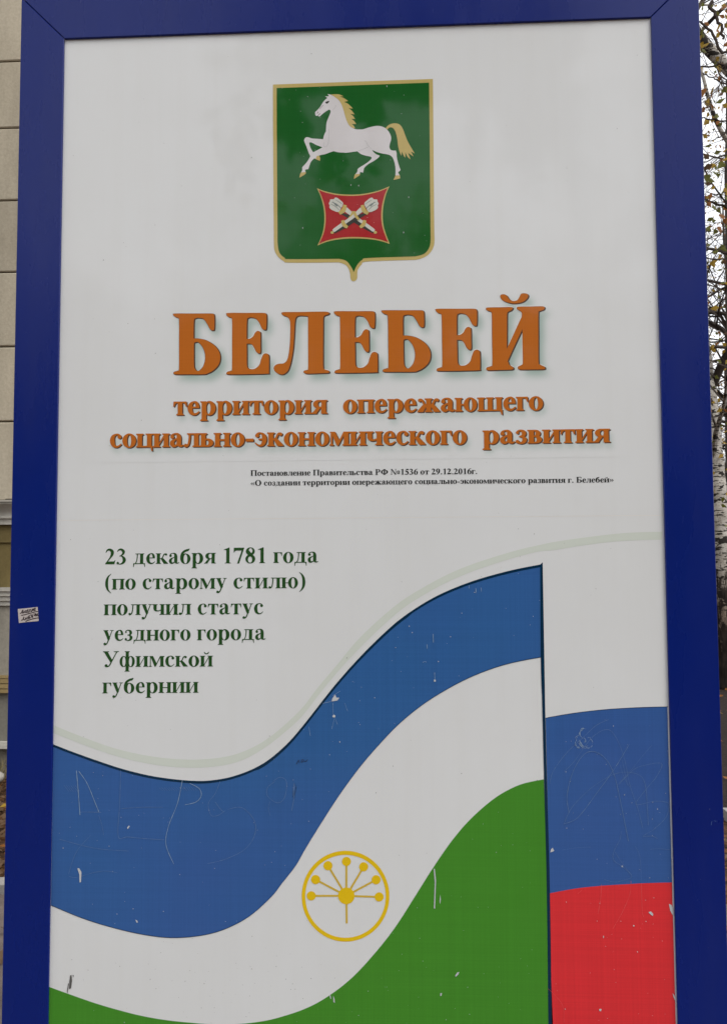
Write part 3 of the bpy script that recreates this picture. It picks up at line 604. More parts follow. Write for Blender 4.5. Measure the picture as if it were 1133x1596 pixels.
while len(w) < 270:
    x, y = random.uniform(84, 1046), random.uniform(890, 1640)
    if inblue(x, y) and random.random() < (1 if x > 861 or y < 1300 else .75): w.append(blob(x, y, random.choice([.3, .35, .4, .5, .65]) * (1.5 if random.random() < .06 else 1)))
while len(d_) < 95:
    x, y = random.uniform(105, 1030), random.uniform(60, 1600)
    if not (260 < x < 960 and 470 < y < 700) and (y < 800 or not inblue(x, y)) and not (420 < x < 680 and 120 < y < 440): d_.append(blob(x, y, random.choice([.3, .35, .4, .6])))
for _ in range(70):
    x, y = random.gauss(330, 110), random.gauss(1530, 35)
    if x > 90 and not inblue(x, y): d_.append(blob(x, y, random.choice([.3, .4, .5])))
for _ in range(34):
    x, y = random.uniform(435, 665), random.uniform(135, 395); w.append(blob(x, y, random.choice([.3, .4, .5])))
for x, y in ((547, 288), (559, 289), (637, 307), (629, 362), (472, 355), (603, 134), (291+0, 0)): 
    if y: w.append([(x-.5, y-1.2), (x+.5, y-1), (x+.4, y+1), (x-.4, y+1.2)])
Z6 = ((820, 1100), 3.217)
w += [cv(*Z6, p) for p in ([(715, 995), (728, 1000), (738, 1020), (741, 1055), (733, 1050), (722, 1030)], [(612, 1036), (625, 1033), (637, 1046), (634, 1056), (620, 1045)], [(733, 1443), (742, 1455), (752, 1485), (748, 1486), (738, 1462)],
      [(124, 722), (133, 712), (136, 722), (141, 728), (132, 733), (120, 737)], [(366, 1522), (378, 1522), (374, 1534), (366, 1532)], [(385, 1155), (389, 1155), (389, 1167), (386, 1167)], [(537, 1100), (543, 1104), (540, 1110), (535, 1106)], [(554, 1232), (560, 1235), (558, 1240)], [(477, 803), (485, 804), (484, 811), (478, 810)])]
Z3 = ((70, 1150), 2.635); Z4 = ((440, 1150), 2.698); Z5 = ((440, 840), 2.6976)
w += [cv(*Z4, p) for p in ([(636, 552), (641, 552), (646, 600), (642, 720), (637, 718), (641, 610)], [(661, 690), (664, 660), (666, 680), (664, 700)], [(664, 1075), (671, 1075), (669, 1086), (664, 1088)], [(736, 988), (744, 986), (740, 997), (728, 1007), (727, 1000)], [(214, 1085), (220, 1100), (221, 1117), (215, 1112)], [(198, 1083), (203, 1084), (206, 1100), (202, 1098)])]
w += [cv(*Z3, p) for p in ([(134, 538), (141, 536), (151, 552), (149, 594), (143, 595), (142, 562)], [(338, 370), (346, 361), (349, 365), (341, 376)], [(372, 748), (380, 752), (383, 760), (377, 760)])]
w += [cv(*Z5, p) for p in ([(210, 672), (222, 655), (228, 668), (240, 668), (232, 680), (220, 682), (208, 684)], [(210, 746), (217, 739), (224, 744), (222, 751), (214, 751)], [(637, 592), (644, 592), (645, 600), (638, 601)])]
marks('white_chips', w, M['speck_white'], -.0024)
smudge = [cv(*Z3, p) for p in ([(104, 978), (110, 975), (112, 1000), (108, 1030), (100, 1034), (101, 1004)], [(96, 1010), (99, 1010), (97, 1030), (93, 1052), (91, 1046)], [(114, 976), (119, 976), (118, 986)])]
marks('dirt_specks', d_ + smudge, M['speck_dark'], -.0021)
def sc_(reg, pts, w_, k=8): return ('s', reg, pts, w_, k)
def scratches(name, L_, mat, y):
    mb = MB()
    for i, (_, reg, pts, w_, k) in enumerate(L_):
        c_ = crom(pts, k)
        for a, b_ in zip(c_, c_[1:]):
            dx, dy = b_[0]-a[0], b_[1]-a[1]; l = math.hypot(dx, dy) or 1; ww = w_*random.uniform(.5, 1.15)/2
            q = pl(cv(*reg, [(a[0]-dy/l*ww, a[1]+dx/l*ww), (b_[0]-dy/l*ww, b_[1]+dx/l*ww), (b_[0]+dy/l*ww, b_[1]-dx/l*ww), (a[0]+dy/l*ww, a[1]-dx/l*ww)]))
            mb.add([(u, y-i*.00001, v) for u, v in q], [(0, 1, 2, 3)])
    o = mb.build(name, mat, sheet, ROOT); o['kind'] = 'stuff'
s1 = [sc_(Z3, [(130, 135), (136, 200), (145, 318)], 2.2), sc_(Z3, [(140, 138), (175, 190), (210, 275), (222, 305)], 2), sc_(Z3, [(145, 315), (150, 306), (232, 307)], 1.8), sc_(Z3, [(222, 320), (235, 360), (242, 400)], 1.4), sc_(Z3, [(312, 135), (308, 270), (302, 405), (340, 408), (410, 415), (490, 420)], 1.8),
      sc_(Z3, [(310, 292), (400, 286), (485, 286)], 1.3), sc_(Z3, [(565, 175), (545, 270), (508, 365), (498, 440), (530, 520)], 1.9), sc_(Z3, [(596, 188), (635, 210), (642, 240), (620, 265), (576, 276)], 2), sc_(Z3, [(720, 180), (700, 230), (672, 270), (682, 318), (710, 320), (740, 300)], 1.6), sc_(Z3, [(700, 264), (718, 290), (734, 306)], 1.8),
      sc_(Z3, [(750, 295), (810, 288), (860, 340), (862, 400), (820, 460), (740, 500), (668, 518)], 1.7), sc_(Z3, [(60, 417), (150, 442), (230, 458), (345, 466)], 1.5), sc_(Z3, [(100, 570), (130, 575), (200, 555), (250, 548), (298, 556)], 1.3), sc_(Z3, [(190, 400), (130, 470), (98, 560)], 1),
      sc_(Z3, [(940, 178), (965, 163), (992, 180), (985, 245), (955, 268), (915, 240), (915, 205), (945, 180)], 1.6), sc_(Z3, [(925, 262), (918, 290), (926, 320)], 1.2), sc_(Z3, [(1024, 185), (1018, 240), (1026, 190), (1022, 250), (1032, 200), (1014, 300)], 1.8)]
s1 += [sc_(Z3, [(80+i*9, 196), (100+i*9, 222)], .9, 2) for i in range(6)] + [sc_(Z3, [(470+i*10, 206-i*.4), (484+i*10, 218)], .9, 2) for i in range(15)]
s2 = [sc_(Z6, [(118, 392), (135, 330), (200, 240), (290, 155), (350, 100), (412, 70)], 1.8), sc_(Z6, [(188, 596), (230, 510), (330, 410), (440, 345), (520, 335), (580, 360), (600, 420), (606, 500), (612, 600)], 1.7), sc_(Z6, [(188, 594), (260, 560), (360, 430), (440, 320), (516, 195)], 2),
      sc_(Z6, [(215, 540), (205, 450), (235, 330), (290, 245), (345, 232), (400, 270), (440, 345), (470, 470), (512, 680)], 2), sc_(Z6, [(190, 330), (240, 280), (330, 160), (405, 120), (450, 160), (490, 260), (520, 400), (560, 520), (585, 620)], 1.5), sc_(Z6, [(465, 395), (540, 320), (600, 298), (660, 288), (680, 300), (650, 360), (600, 420), (550, 495), (640, 480), (700, 484), (716, 500), (700, 560), (640, 620), (586, 655), (630, 655), (658, 668)], 1.7),
      sc_(Z6, [(630, 198), (580, 255), (520, 330), (455, 400)], 1.2), sc_(Z6, [(475, 630), (470, 670), (440, 730), (438, 775), (485, 810), (529, 856), (490, 876), (440, 885), (392, 873)], 1.5), sc_(Z6, [(445, 735), (480, 790), (528, 850)], 1.1), sc_(Z6, [(620, 722), (660, 718), (728, 724)], 1.3), sc_(Z6, [(545, 705), (570, 760), (576, 880)], 1), sc_(Z6, [(180, 725), (240, 715), (320, 710)], .8), sc_(Z6, [(480, 270), (505, 390), (512, 395)], 1.3), sc_(Z6, [(470, 300), (490, 360), (520, 410)], .9)]
sw = []
for k in range(46):
    cx_, cy_, rr_, a0, a1 = random.choice([(272, 185, 26, 1.5, 6.5), (312, 188, 24, -2.5, 3.5), (290, 140, 24, 2.6, 4.6), (300, 170, 38, 1.2, 2.6), (268, 170, 20, 2, 5)])
    rr_ *= random.uniform(.72, 1.05); s0 = random.uniform(a0, a1); s1_ = s0 + random.uniform(.3, 1.1)
    sw.append(sc_(Z6, [(cx_+rr_*math.cos(s0+(s1_-s0)*j/4)+random.gauss(0, 1), cy_+rr_*1.15*math.sin(s0+(s1_-s0)*j/4)+random.gauss(0, 1)) for j in range(5)], random.choice([1, 1.4, 2]), 3))
sw2 = [sc_(Z5, [(213, 660), (244, 640)], 1, 3), sc_(Z5, [(170, 692), (205, 684)], 1.5, 3), sc_(Z5, [(213, 690), (214, 740)], 1.2, 4), sc_(Z5, [(222, 755), (232, 780)], 1.2, 3), sc_(Z5, [(219, 755), (208, 800)], 1.2, 3), sc_(Z5, [(112, 790), (118, 828)], 1.2, 3), sc_(Z5, [(262, 690), (275, 725)], 1, 3), sc_(Z5, [(634, 400), (635, 436)], 2, 3), sc_(Z5, [(608, 444), (609, 462)], 2.4, 3), sc_(Z5, [(640, 562), (641, 590)], 2, 3), sc_(Z5, [(813, 208), (814, 228)], 2, 3), sc_(Z5, [(785, 196), (785, 208)], 2, 3), sc_(Z5, [(835, 205), (837, 222)], 1.5, 3), sc_(Z5, [(590, 520), (600, 515), (606, 520)], 1.4, 3)]
scratches('faint_scratches', s1 + s2, M['scratch'], -.002)
scratches('bright_scratches', s1[:2] + s1[6:8] + s2[2:4] + sw + sw2, M['scratch_hi'], -.0022)
scratches('scratches_on_red', [sc_(Z6, [(376, 898), (374, 960), (360, 1045)], 1.6), sc_(Z6, [(525, 880), (518, 950), (480, 1040), (434, 1120)], 1.5), sc_(Z6, [(577, 890), (581, 1030), (590, 1062)], 1.3), sc_(Z6, [(258, 945), (280, 925)], 1.2), sc_(Z6, [(110, 1420), (180, 1500), (190, 1590)], 1)], M['scratch_red'], -.002)
scratches('pen_scribble', [sc_(Z4, [(60, 112), (66, 98), (70, 96), (72, 108)], 2, 3), sc_(Z4, [(80, 104), (82, 94), (90, 93), (88, 100), (80, 104)], 2, 3), sc_(Z4, [(92, 98), (97, 102), (108, 91)], 2, 3)], M['ink'], -.002)

# --- paper sticker with two lines of marker on the left rail
ZS = ((0, 920), 10.3)
def fr(pts, y=-.0062): return [(lambda v: (v.x, v.z))(at(q[0], q[1], y)) for q in pts]
V, Fc = union([([fr(S(cv(*ZS, [(285, 312), (293, 302), (340, 298), (450, 286), (540, 277), (592, 270), (604, 278), (610, 340), (617, 440), (619, 485), (610, 495), (500, 506), (380, 518), (315, 527), (302, 520), (296, 450), (290, 380)]), 3))], [])])
stk = obj('paper_sticker', mesh('paper_sticker', [(a, -.0059, b_) for a, b_ in V], Fc, M['sticker']), board, root=ROOT)
stk['label'] = 'small off-white paper sticker with two lines of black marker writing'
scr = [[(302, 372), (318, 372), (335, 340), (348, 318), (340, 360), (352, 372), (365, 345)], [(365, 330), (362, 362), (380, 350), (392, 325)], [(395, 330), (385, 350), (400, 365), (412, 345), (402, 325)], [(440, 320), (422, 318), (420, 335), (440, 345), (432, 362), (418, 358)], [(445, 318), (480, 312)], [(462, 315), (458, 350), (470, 345)], [(478, 330), (490, 348), (496, 318)], [(500, 300), (508, 328), (520, 318), (512, 300)], [(525, 292), (530, 330), (555, 322)], [(530, 312), (550, 306)], [(530, 292), (560, 290)],
       [(320, 408), (360, 400), (420, 385), (470, 372), (540, 350), (590, 342)], [(318, 478), (330, 484), (350, 470), (365, 430), (360, 470), (378, 478), (392, 450)], [(395, 440), (388, 468), (405, 462), (415, 440)], [(425, 430), (412, 450), (425, 466), (440, 450), (432, 428)], [(465, 415), (445, 412), (445, 430), (465, 440), (458, 456), (442, 452)], [(470, 405), (485, 395), (490, 440)], [(505, 390), (500, 438), (515, 430)], [(520, 385), (535, 380), (548, 395), (535, 410), (522, 405)], [(555, 370), (560, 420), (572, 400)], [(560, 392), (595, 384)], [(578, 372), (590, 415), (602, 412)],
       [(392, 504), (420, 490), (480, 470), (540, 455), (608, 446)]]
mb = MB()
for i, s_ in enumerate(scr):
    q = fr(cv(*ZS, pen([(a, b_, 11.5) for a, b_ in s_], 3)), -.0122); n = len(q)//2
    for j in range(n-1): mb.add([(q[j][0], -.0062-i*.00001, q[j][1]), (q[j+1][0], -.0062-i*.00001, q[j+1][1]), (q[2*n-2-j][0], -.0062-i*.00001, q[2*n-2-j][1]), (q[2*n-1-j][0], -.0062-i*.00001, q[2*n-1-j][1])], [(0, 1, 2, 3)])
mb.build('marker_writing', M['ink'], stk, ROOT)
mb = MB()
for pts in ([(1108, 1287), (1109, 1281), (1112, 1280)], [(1113, 1280), (1116, 1281)]):
    for a, b_ in zip(pts, pts[1:]):
        A, B = at(*a, -.0059), at(*b_, -.0059); mb.add([A, B, B+Vector((.0006, 0, .0004)), A+Vector((.0006, 0, .0004))], [(0, 1, 2, 3)])
mb.build('frame_scratch', M['scratch'], board, ROOT)

# the layers of ink are thinner still than they were laid out
for o_ in sheet.children:
    o_.data.transform(Matrix.Translation((0, -ROOT.y*.6, 0)) @ Matrix.Diagonal((1, .4, 1, 1)))
# ================================================================== the place around the board
def soilmat():
    m, t, b = base_mat('leaf_litter_ground', (.1, .07, .05), .95, .2)
    a = noise(t, 3, 6, .65); f = noise(t, 40, 4, .7); v = t.nodes.new('ShaderNodeTexVoronoi'); v.inputs['Scale'].default_value = 22
    tc = t.nodes.new('ShaderNodeTexCoord'); t.links.new(tc.outputs['Object'], v.inputs['Vector'])
    c = ramp(t, a, [(.3, (.035, .022, .014)), (.55, (.075, .046, .028)), (.75, (.12, .078, .04))])
    cell = ramp(t, v.outputs['Color'], [(.2, (.5, .42, .36)), (.55, (1.1, .9, .7)), (.85, (2.1, 1.6, 1.1))])
    c = mult(t, c, cell); c = mult(t, c, ramp(t, f, [(.3, grey(.6)), (.7, grey(1.3))]))
    t.links.new(c, b.inputs['Base Color']); bump(t, b, f, .6, .02); return m
def stonemat(name, c0, c1, sc1=.9, dirt=.8, bs=.35):
    m, t, b = base_mat(name, c0, .88, .25)
    a = noise(t, sc1, 6, .62); f = noise(t, 45, 5, .7); st = noise(t, 1.6, 6, .65, (2.5, 2.5, .35))
    c = mixc(t, ramp(t, a, [(.35, grey(0)), (.68, grey(1))]), c0, c1)
    c = mult(t, c, ramp(t, st, [(.32, grey(dirt)), (.5, grey(.95)), (.62, grey(1.02))]))
    c = mult(t, c, ramp(t, f, [(.3, grey(.86)), (.7, grey(1.1))]))
    o = t.nodes.new('ShaderNodeObjectInfo'); rm = ramp(t, o.outputs['Random'], [(0, grey(.9)), (1, grey(1.07))]); c = mult(t, c, rm)
    t.links.new(c, b.inputs['Base Color']); bump(t, b, f, bs, .006); return m
M['soil'] = soilmat()
m, t, b = base_mat('wet_dark_soil', (.03, .018, .014), .9, .25); M['bed'] = m
f = noise(t, 26, 6, .75); t.links.new(ramp(t, f, [(.35, (.010, .006, .005)), (.6, (.032, .019, .014)), (.75, (.075, .047, .032))]), b.inputs['Base Color']); bump(t, b, f, .8, .03)
M['block'] = stonemat('beige_painted_stone', (.46, .405, .31), (.38, .33, .245))
M['mortar'] = base_mat('dark_joint_mortar', (.07, .058, .04), .95)[0]
M['cream'] = stonemat('pale_cream_moulding', (.47, .45, .40), (.40, .375, .32), 2)
M['olive'] = stonemat('olive_tan_paint', (.17, .13, .052), (.13, .098, .038), 3)
M['plaster'] = stonemat('grey_beige_plaster', (.31, .285, .235), (.255, .235, .19), 2)
M['tan'] = stonemat('tan_moulding', (.30, .22, .10), (.25, .18, .08), 3)
M['greywall'] = stonemat('grey_plinth_paint', (.19, .18, .15), (.15, .14, .115), 2)
M['rough'] = stonemat('rough_plinth_render', (.22, .20, .165), (.12, .105, .085), 5, .7, .8)
M['kerb'] = stonemat('pale_kerb_concrete', (.36, .34, .32), (.28, .265, .25), 3)
M['gravel'] = stonemat('gritty_asphalt', (.16, .13, .115), (.10, .08, .072), 6, .9, .8)
M['roof'] = base_mat('dull_roof_metal', (.12, .06, .05), .6)[0]
M['glass'] = base_mat('window_glass', (.02, .025, .03), .06)[0]
M['winframe'] = base_mat('window_frame_paint', (.5, .49, .46), .5)[0]
def barkmat(name, white=True):
    m, t, b = base_mat(name, (.5, .48, .45), .8, .3)
    if white:
        len_ = noise(t, 1, 4, .6, (8, 8, 36)); fine = noise(t, 1, 3, .6, (30, 30, 160)); pat = noise(t, 1, 3, .55, (5, 5, 7))
        c = ramp(t, noise(t, 6, 4, .6), [(.3, (.36, .33, .28)), (.6, (.52, .49, .44))])
        c = mult(t, c, ramp(t, fine, [(.36, (.55, .5, .45)), (.5, (1, 1, 1))]))
        c = mixc(t, ramp(t, len_, [(.42, grey(1)), (.44, grey(0))]), c, (.02, .017, .014))
        c = mixc(t, ramp(t, pat, [(.425, grey(1)), (.44, grey(0))]), c, (.022, .018, .015))
        # fissured dark base of an old trunk
        geo = t.nodes.new('ShaderNodeNewGeometry'); sx = t.nodes.new('ShaderNodeSeparateXYZ'); t.links.new(geo.outputs['Position'], sx.inputs[0])
        fz = noise(t, 1, 5, .62, (17, 17, 4.5)); ad = t.nodes.new('ShaderNodeMath'); ad.operation = 'MULTIPLY_ADD'
        t.links.new(fz, ad.inputs[0]); ad.inputs[1].default_value = 5.0; 
        sb = t.nodes.new('ShaderNodeMath'); sb.operation = 'MULTIPLY'; t.links.new(sx.outputs['Z'], sb.inputs[0]); sb.inputs[1].default_value = .85
        t.links.new(sb.outputs[0], ad.inputs[2])
        mr = t.nodes.new('ShaderNodeMapRange'); mr.inputs[1].default_value = 3.72; mr.inputs[2].default_value = 3.35; t.links.new(ad.outputs[0], mr.inputs[0])
        dk = ramp(t, noise(t, 1, 4, .6, (40, 40, 9)), [(.35, (.014, .011, .009)), (.65, (.055, .043, .034))])
        c = mixc(t, mr.outputs[0], c, dk)
        mr2 = t.nodes.new('ShaderNodeMapRange'); mr2.inputs[1].default_value = 1.75; mr2.inputs[2].default_value = 1.0; t.links.new(sx.outputs['Z'], mr2.inputs[0])
        c = mixc(t, mr2.outputs[0], c, mult(t, c, (.5, .42, .36)))
        t.links.new(c, b.inputs['Base Color']); bump(t, b, fz, .5, .03)
    else:
        c = ramp(t, noise(t, 1, 4, .6, (20, 20, 5)), [(.3, (.022, .016, .012)), (.7, (.06, .046, .036))]); t.links.new(c, b.inputs['Base Color'])
    return m
M['birch'] = barkmat('birch_bark'); M['dark_bark'] = barkmat('dark_bark', False)
M['twig'] = base_mat('twig_bark', (.045, .033, .026), .8, .3)[0]
def leafmat(name, c, tr=.35):
    m, t, b = base_mat(name, c, .55, .3)
    cc = mult(t, c, ramp(t, noise(t, 30, 3, .6), [(.3, grey(.7)), (.7, grey(1.15))])); t.links.new(cc, b.inputs['Base Color'])
    tl = t.nodes.new('ShaderNodeBsdfTranslucent'); t.links.new(cc, tl.inputs['Color']); mx = t.nodes.new('ShaderNodeMixShader'); mx.inputs[0].default_value = tr
    out = t.nodes['Material Output']; t.links.new(b.outputs[0], mx.inputs[1]); t.links.new(tl.outputs[0], mx.inputs[2]); t.links.new(mx.outputs[0], out.inputs['Surface']); return m
LEAF = [leafmat('olive_green_leaf', (.15, .155, .03)), leafmat('yellow_leaf', (.42, .27, .04)), leafmat('orange_brown_leaf', (.30, .12, .03)), leafmat('brown_leaf', (.16, .10, .058))]

# --- ground
mb = MB(); n = 60; GX = np.concatenate([-np.geomspace(400, 14, 12), np.linspace(-12, 16, 57), np.geomspace(18, 400, 12)])
GY = np.concatenate([-np.geomspace(400, 14, 12), np.linspace(-12, 26, 77), np.geomspace(28, 400, 12)])
V = []
def hgt(x, y):
    a = max(0, min(1, (math.hypot(x-2, y-4)-5)/6))
    return -.012 + .03*math.sin(x*1.3+y*.7) * (.3+a) * .5 + .02*math.sin(x*2.9-y*1.9)*.5*(.2+a)
for y in GY:
    for x in GX: V.append((x, y, hgt(x, y) - (.02 if -8 < x < 9 and -6 < y < 2.6 else 0)))
w = len(GX); Fc = [(j*w+i, j*w+i+1, (j+1)*w+i+1, (j+1)*w+i) for j in range(len(GY)-1) for i in range(w-1)]
o = obj('ground', mesh('ground', V, Fc, M['soil'], smooth=True)); o['kind'] = 'structure'
mb = MB(); mb.box((-7.9, -5.8, -.1), (2.4, 2.42, .02)); o = mb.build('pavement', M['gravel']); o['kind'] = 'structure'

mb = MB(); X_ = np.linspace(2.6, 14, 40); Y_ = np.linspace(3.98, 13, 34); Vb = [(x, y, hgt(x, y)+.014) for y in Y_ for x in X_]
o = obj('dark_soil_bed', mesh('dark_soil_bed', Vb, [(j*40+i, j*40+i+1, j*40+41+i, j*40+40+i) for j in range(33) for i in range(39)], M['bed'], smooth=True)); o['kind'] = 'structure'

# --- kerbs: the dark-jointed edge left of the board and the pale stones on the right
kx = -7.9; k0 = None
kg = mesh('kerb_stone', *[(lambda q: (q.V, q.F))((lambda q: (q.box((0, 0, -.08), (.985, .11, .052)), q)[1])(MB()))][0], M['kerb'])
def kerb(x, y, rz, label):
    o = bpy.data.objects.new('kerb_stone', kg); col.objects.link(o); o.location = (x, y, 0); o.rotation_euler = (0, 0, rz)
    tag(o, label, 'kerb stone', 'kerb stones edging the pavement')
for i in range(10): kerb(-7.9+i*1.0, 2.45, random.uniform(-.01, .01), 'pale concrete kerb stone between the pavement and the leaf-covered verge')
for i in range(5): kerb(2.66 + i*1.0, 3.86, random.uniform(-.01, .01), 'pale concrete kerb stone in dark leaf litter right of the board')

# --- the stone-faced building on the left
WY = 4.95
BR = Vector((-4.6, WY+3, 0))
bld = empty('stone_building', BR, 'beige building left of the board, faced with large stone blocks above a cream moulding', 'building')
BX0, BX1 = -11.0, 1.2
zz = lambda py, Y=WY: at(10, py, Y).z
def bpart(name, mb, mat, parent=None): return mb.build(name, mat, parent or bld, BR)
JO = [zz(657), zz(540), zz(424), zz(312), zz(199), zz(95)]
st = JO[1]-JO[0]
courses = [zz(781)] + JO + [JO[-1]+st*.98*i for i in range(1, 5)]
ztop = courses[-1]
mb = MB(); mb.box((BX0, WY+.03, -.3), (BX1, WY+6, ztop-.01)); bpart('core_wall', mb, M['mortar'])
for r in range(len(courses)-1):
    z0, z1 = courses[r], courses[r+1]
    x = BX0 + (0 if r % 2 else -.62)
    jr = .011
    while x < BX1:
        x1 = min(x + 1.24, BX1); xa = max(x, BX0)
        if x1 - xa > .08:
            # chamfered block face
            e = .008; y0 = WY - random.uniform(0, .004)
            a0, a1, c0, c1 = xa + jr/2, x1 - jr/2, z0 + jr/2, z1 - jr/2
            V = [(a0+e, y0, c0+e), (a1-e, y0, c0+e), (a1-e, y0, c1-e), (a0+e, y0, c1-e), (a0, y0+e, c0), (a1, y0+e, c0), (a1, y0+e, c1), (a0, y0+e, c1), (a0, y0+.05, c0), (a1, y0+.05, c0), (a1, y0+.05, c1), (a0, y0+.05, c1)]
            Fb = [(0, 1, 2, 3)] + [(r_+i, r_+4+i, r_+4+(i+1) % 4, r_+(i+1) % 4) for r_ in (0, 4) for i in range(4)]
            obj('stone_block', mesh('stone_block', V, Fb, M['block']), bld, root=BR)
        x += 1.24
mb = MB(); mb.extrude_x([(WY+.2, ztop), (WY-.06, ztop), (WY-.10, ztop+.08), (WY-.3, ztop+.2), (WY-.3, ztop+.32), (WY+.2, ztop+.32)], BX0-.2, BX1+.2); bpart('eaves_moulding', mb, M['cream'])
mb = MB(); mb.add([(BX0-.4, WY-.4, ztop+.33), (BX1+.4, WY-.4, ztop+.33), (BX1+.4, WY+6.4, ztop+.33), (BX0-.4, WY+6.4, ztop+.33), (BX0+2, WY+3, ztop+1.8), (BX1-2, WY+3, ztop+1.8)], [(0, 1, 5, 4), (1, 2, 5), (2, 3, 4, 5), (3, 0, 4), (3, 2, 1, 0)]); bpart('roof', mb, M['roof'])
Z = lambda py: zz(py)
# cornice: fillets and a cove, as seen from below
pr = [(WY+.02, Z(779.5)), (WY-.085, Z(780.5)), (WY-.085, Z(783.2)), (WY-.073, Z(783.6)), (WY-.073, Z(785.8)), (WY-.082, Z(786.2))]
for i in range(9):
    t_ = i/8; pr.append((WY-.078+.055*math.sin(t_*PI/2), Z(787+17.5*t_)))
pr += [(WY-.035, Z(805.5)), (WY-.035, Z(808.2)), (WY-.018, Z(808.8)), (WY-.018, Z(817.8)), (WY+.02, Z(818))]
mb = MB(); mb.extrude_x(pr[::-1], BX0, BX1+.08); bpart('cornice', mb, M['cream'])
mb = MB(); mb.box((BX0, WY+.012, Z(845.5)), (BX1, WY+.06, Z(818.2))); bpart('olive_frieze', mb, M['olive'])
mb = MB(); mb.box((BX0, WY+.028, Z(918)), (BX1, WY+.07, Z(845.7))); bpart('olive_panel', mb, M['olive'])
pr = [(WY+.03, Z(918.2)), (WY-.04, Z(915.4)), (WY-.04, Z(921.6)), (WY-.028, Z(922)), (WY-.028, Z(929)), (WY-.016, Z(929.6)), (WY-.016, Z(936.5)), (WY-.004, Z(937)), (WY-.004, Z(944)), (WY+.03, Z(944.2))]
mb = MB(); mb.extrude_x(pr[::-1], BX0, BX1+.05); bpart('sill_moulding', mb, M['cream'])
mb = MB(); mb.box((BX0, WY+.015, Z(1053)), (BX1, WY+.06, Z(944.4))); bpart('plaster_band', mb, M['plaster'])
for a, b_ in ((1053.3, 1057.2), (1058.2, 1065), (1066.2, 1073), (1074.2, 1080)):
    mb = MB(); mb.box((BX0, WY-.02, Z(b_)), (BX1+.03, WY+.06, Z(a))); bpart('tan_moulding', mb, M['tan'])
mb = MB(); mb.box((BX0, WY+.018, Z(1156)), (BX1, WY+.06, Z(1080.6))); bpart('lower_wall_band', mb, M['greywall'])
mb = MB(); mb.box((BX0, WY-.03, Z(1160)), (BX1+.05, WY+.06, Z(1156.2))); mb.box((BX0, WY-.045, Z(1166)), (BX1+.06, WY+.06, Z(1160.3))); bpart('plinth_ledge', mb, M['cream'])
mb = MB(); mb.box((BX0, WY-.005, -.3), (BX1, WY+.06, Z(1166.6))); bpart('plinth', mb, M['rough'])
for wx in (-9.3, -6.3):
    for wz in (courses[2], ):
        mb = MB(); mb.box((wx-.62, WY-.05, wz-.07), (wx+.62, WY+.01, wz+1.72)); fr_ = bpart('window', mb, M['winframe'])
        for k in (0, 1):
            mb = MB(); mb.box((wx-.55+k*.57, WY-.058, wz), (wx-.02+k*.57, WY-.052, wz+1.62)); bpart('pane', mb, M['glass'], fr_)
# chipped dark paint under the lowest course
mb = MB()
for x, wd in ((-2.39, .05), (-2.30, .03), (-3.1, .1), (-1.2, .06)):
    mb.box((x, WY-.014, Z(779.2)), (x+wd, WY-.002, Z(777.6)+random.uniform(0, .003)))
o = bpart('flaked_paint', mb, M['mortar']); o['kind'] = 'stuff'

# --- stones and dry grass at the foot of the wall
def rock(x, y, r, label):
    q = MB(); V = []
    for j in range(7):
        th = PI*j/6
        for i in range(10):
            ph = 2*PI*i/10; rr = r*random.uniform(.82, 1.12)
            V.append((rr*math.sin(th)*math.cos(ph)*1.25, rr*math.sin(th)*math.sin(ph), rr*math.cos(th)*.75))
    q.add(V, [(j*10+i, j*10+(i+1) % 10, (j+1)*10+(i+1) % 10, (j+1)*10+i) for j in range(6) for i in range(10)])
    o = q.build('stone', M['cream'], smooth=True); o.location = (x, y, r*.5); tag(o, label, 'stone', 'loose stones by the wall')
rock(-2.33, 4.72, .062, 'rounded pale stone lying by the foot of the building, just left of the blue frame')
rock(-2.45, 4.6, .045, 'small pale stone beside the rounded stone at the wall foot')
rock(-2.9, 4.7, .07, 'pale stone at the wall foot, furthest left of the three')
g_ = MB()
for c_ in range(26):
    cx_, cy_ = random.choice([(-2.36, 4.8), (-2.42, 4.82), (-3.0, 4.75), (-2.2, 4.8), (-1.6, 4.75), (-4, 4.8)]); cx_ += random.gauss(0, .05)
    for k in range(5):
        a = random.uniform(0, 2*PI); l = random.uniform(.08, .24); d = Vector((math.cos(a)*.45, math.sin(a)*.45, 1)).normalized()
        p0 = Vector((cx_, cy_ + random.gauss(0, .02), 0)); p1 = p0 + d*l*.6; p2 = p1 + (d + Vector((math.cos(a)*.6, math.sin(a)*.6, -.3)))*l*.4
        s_ = Vector((.0035, 0, 0)); g_.add([p0-s_, p0+s_, p1+s_*.8, p1-s_*.8, p2], [(0, 1, 2, 3), (3, 2, 4)])
o = g_.build('dry_grass', base_mat('dry_grass_blades', (.16, .13, .06), .8)[0]); tag(o, 'tufts of dry grass growing along the foot of the wall', 'grass', kind='stuff')

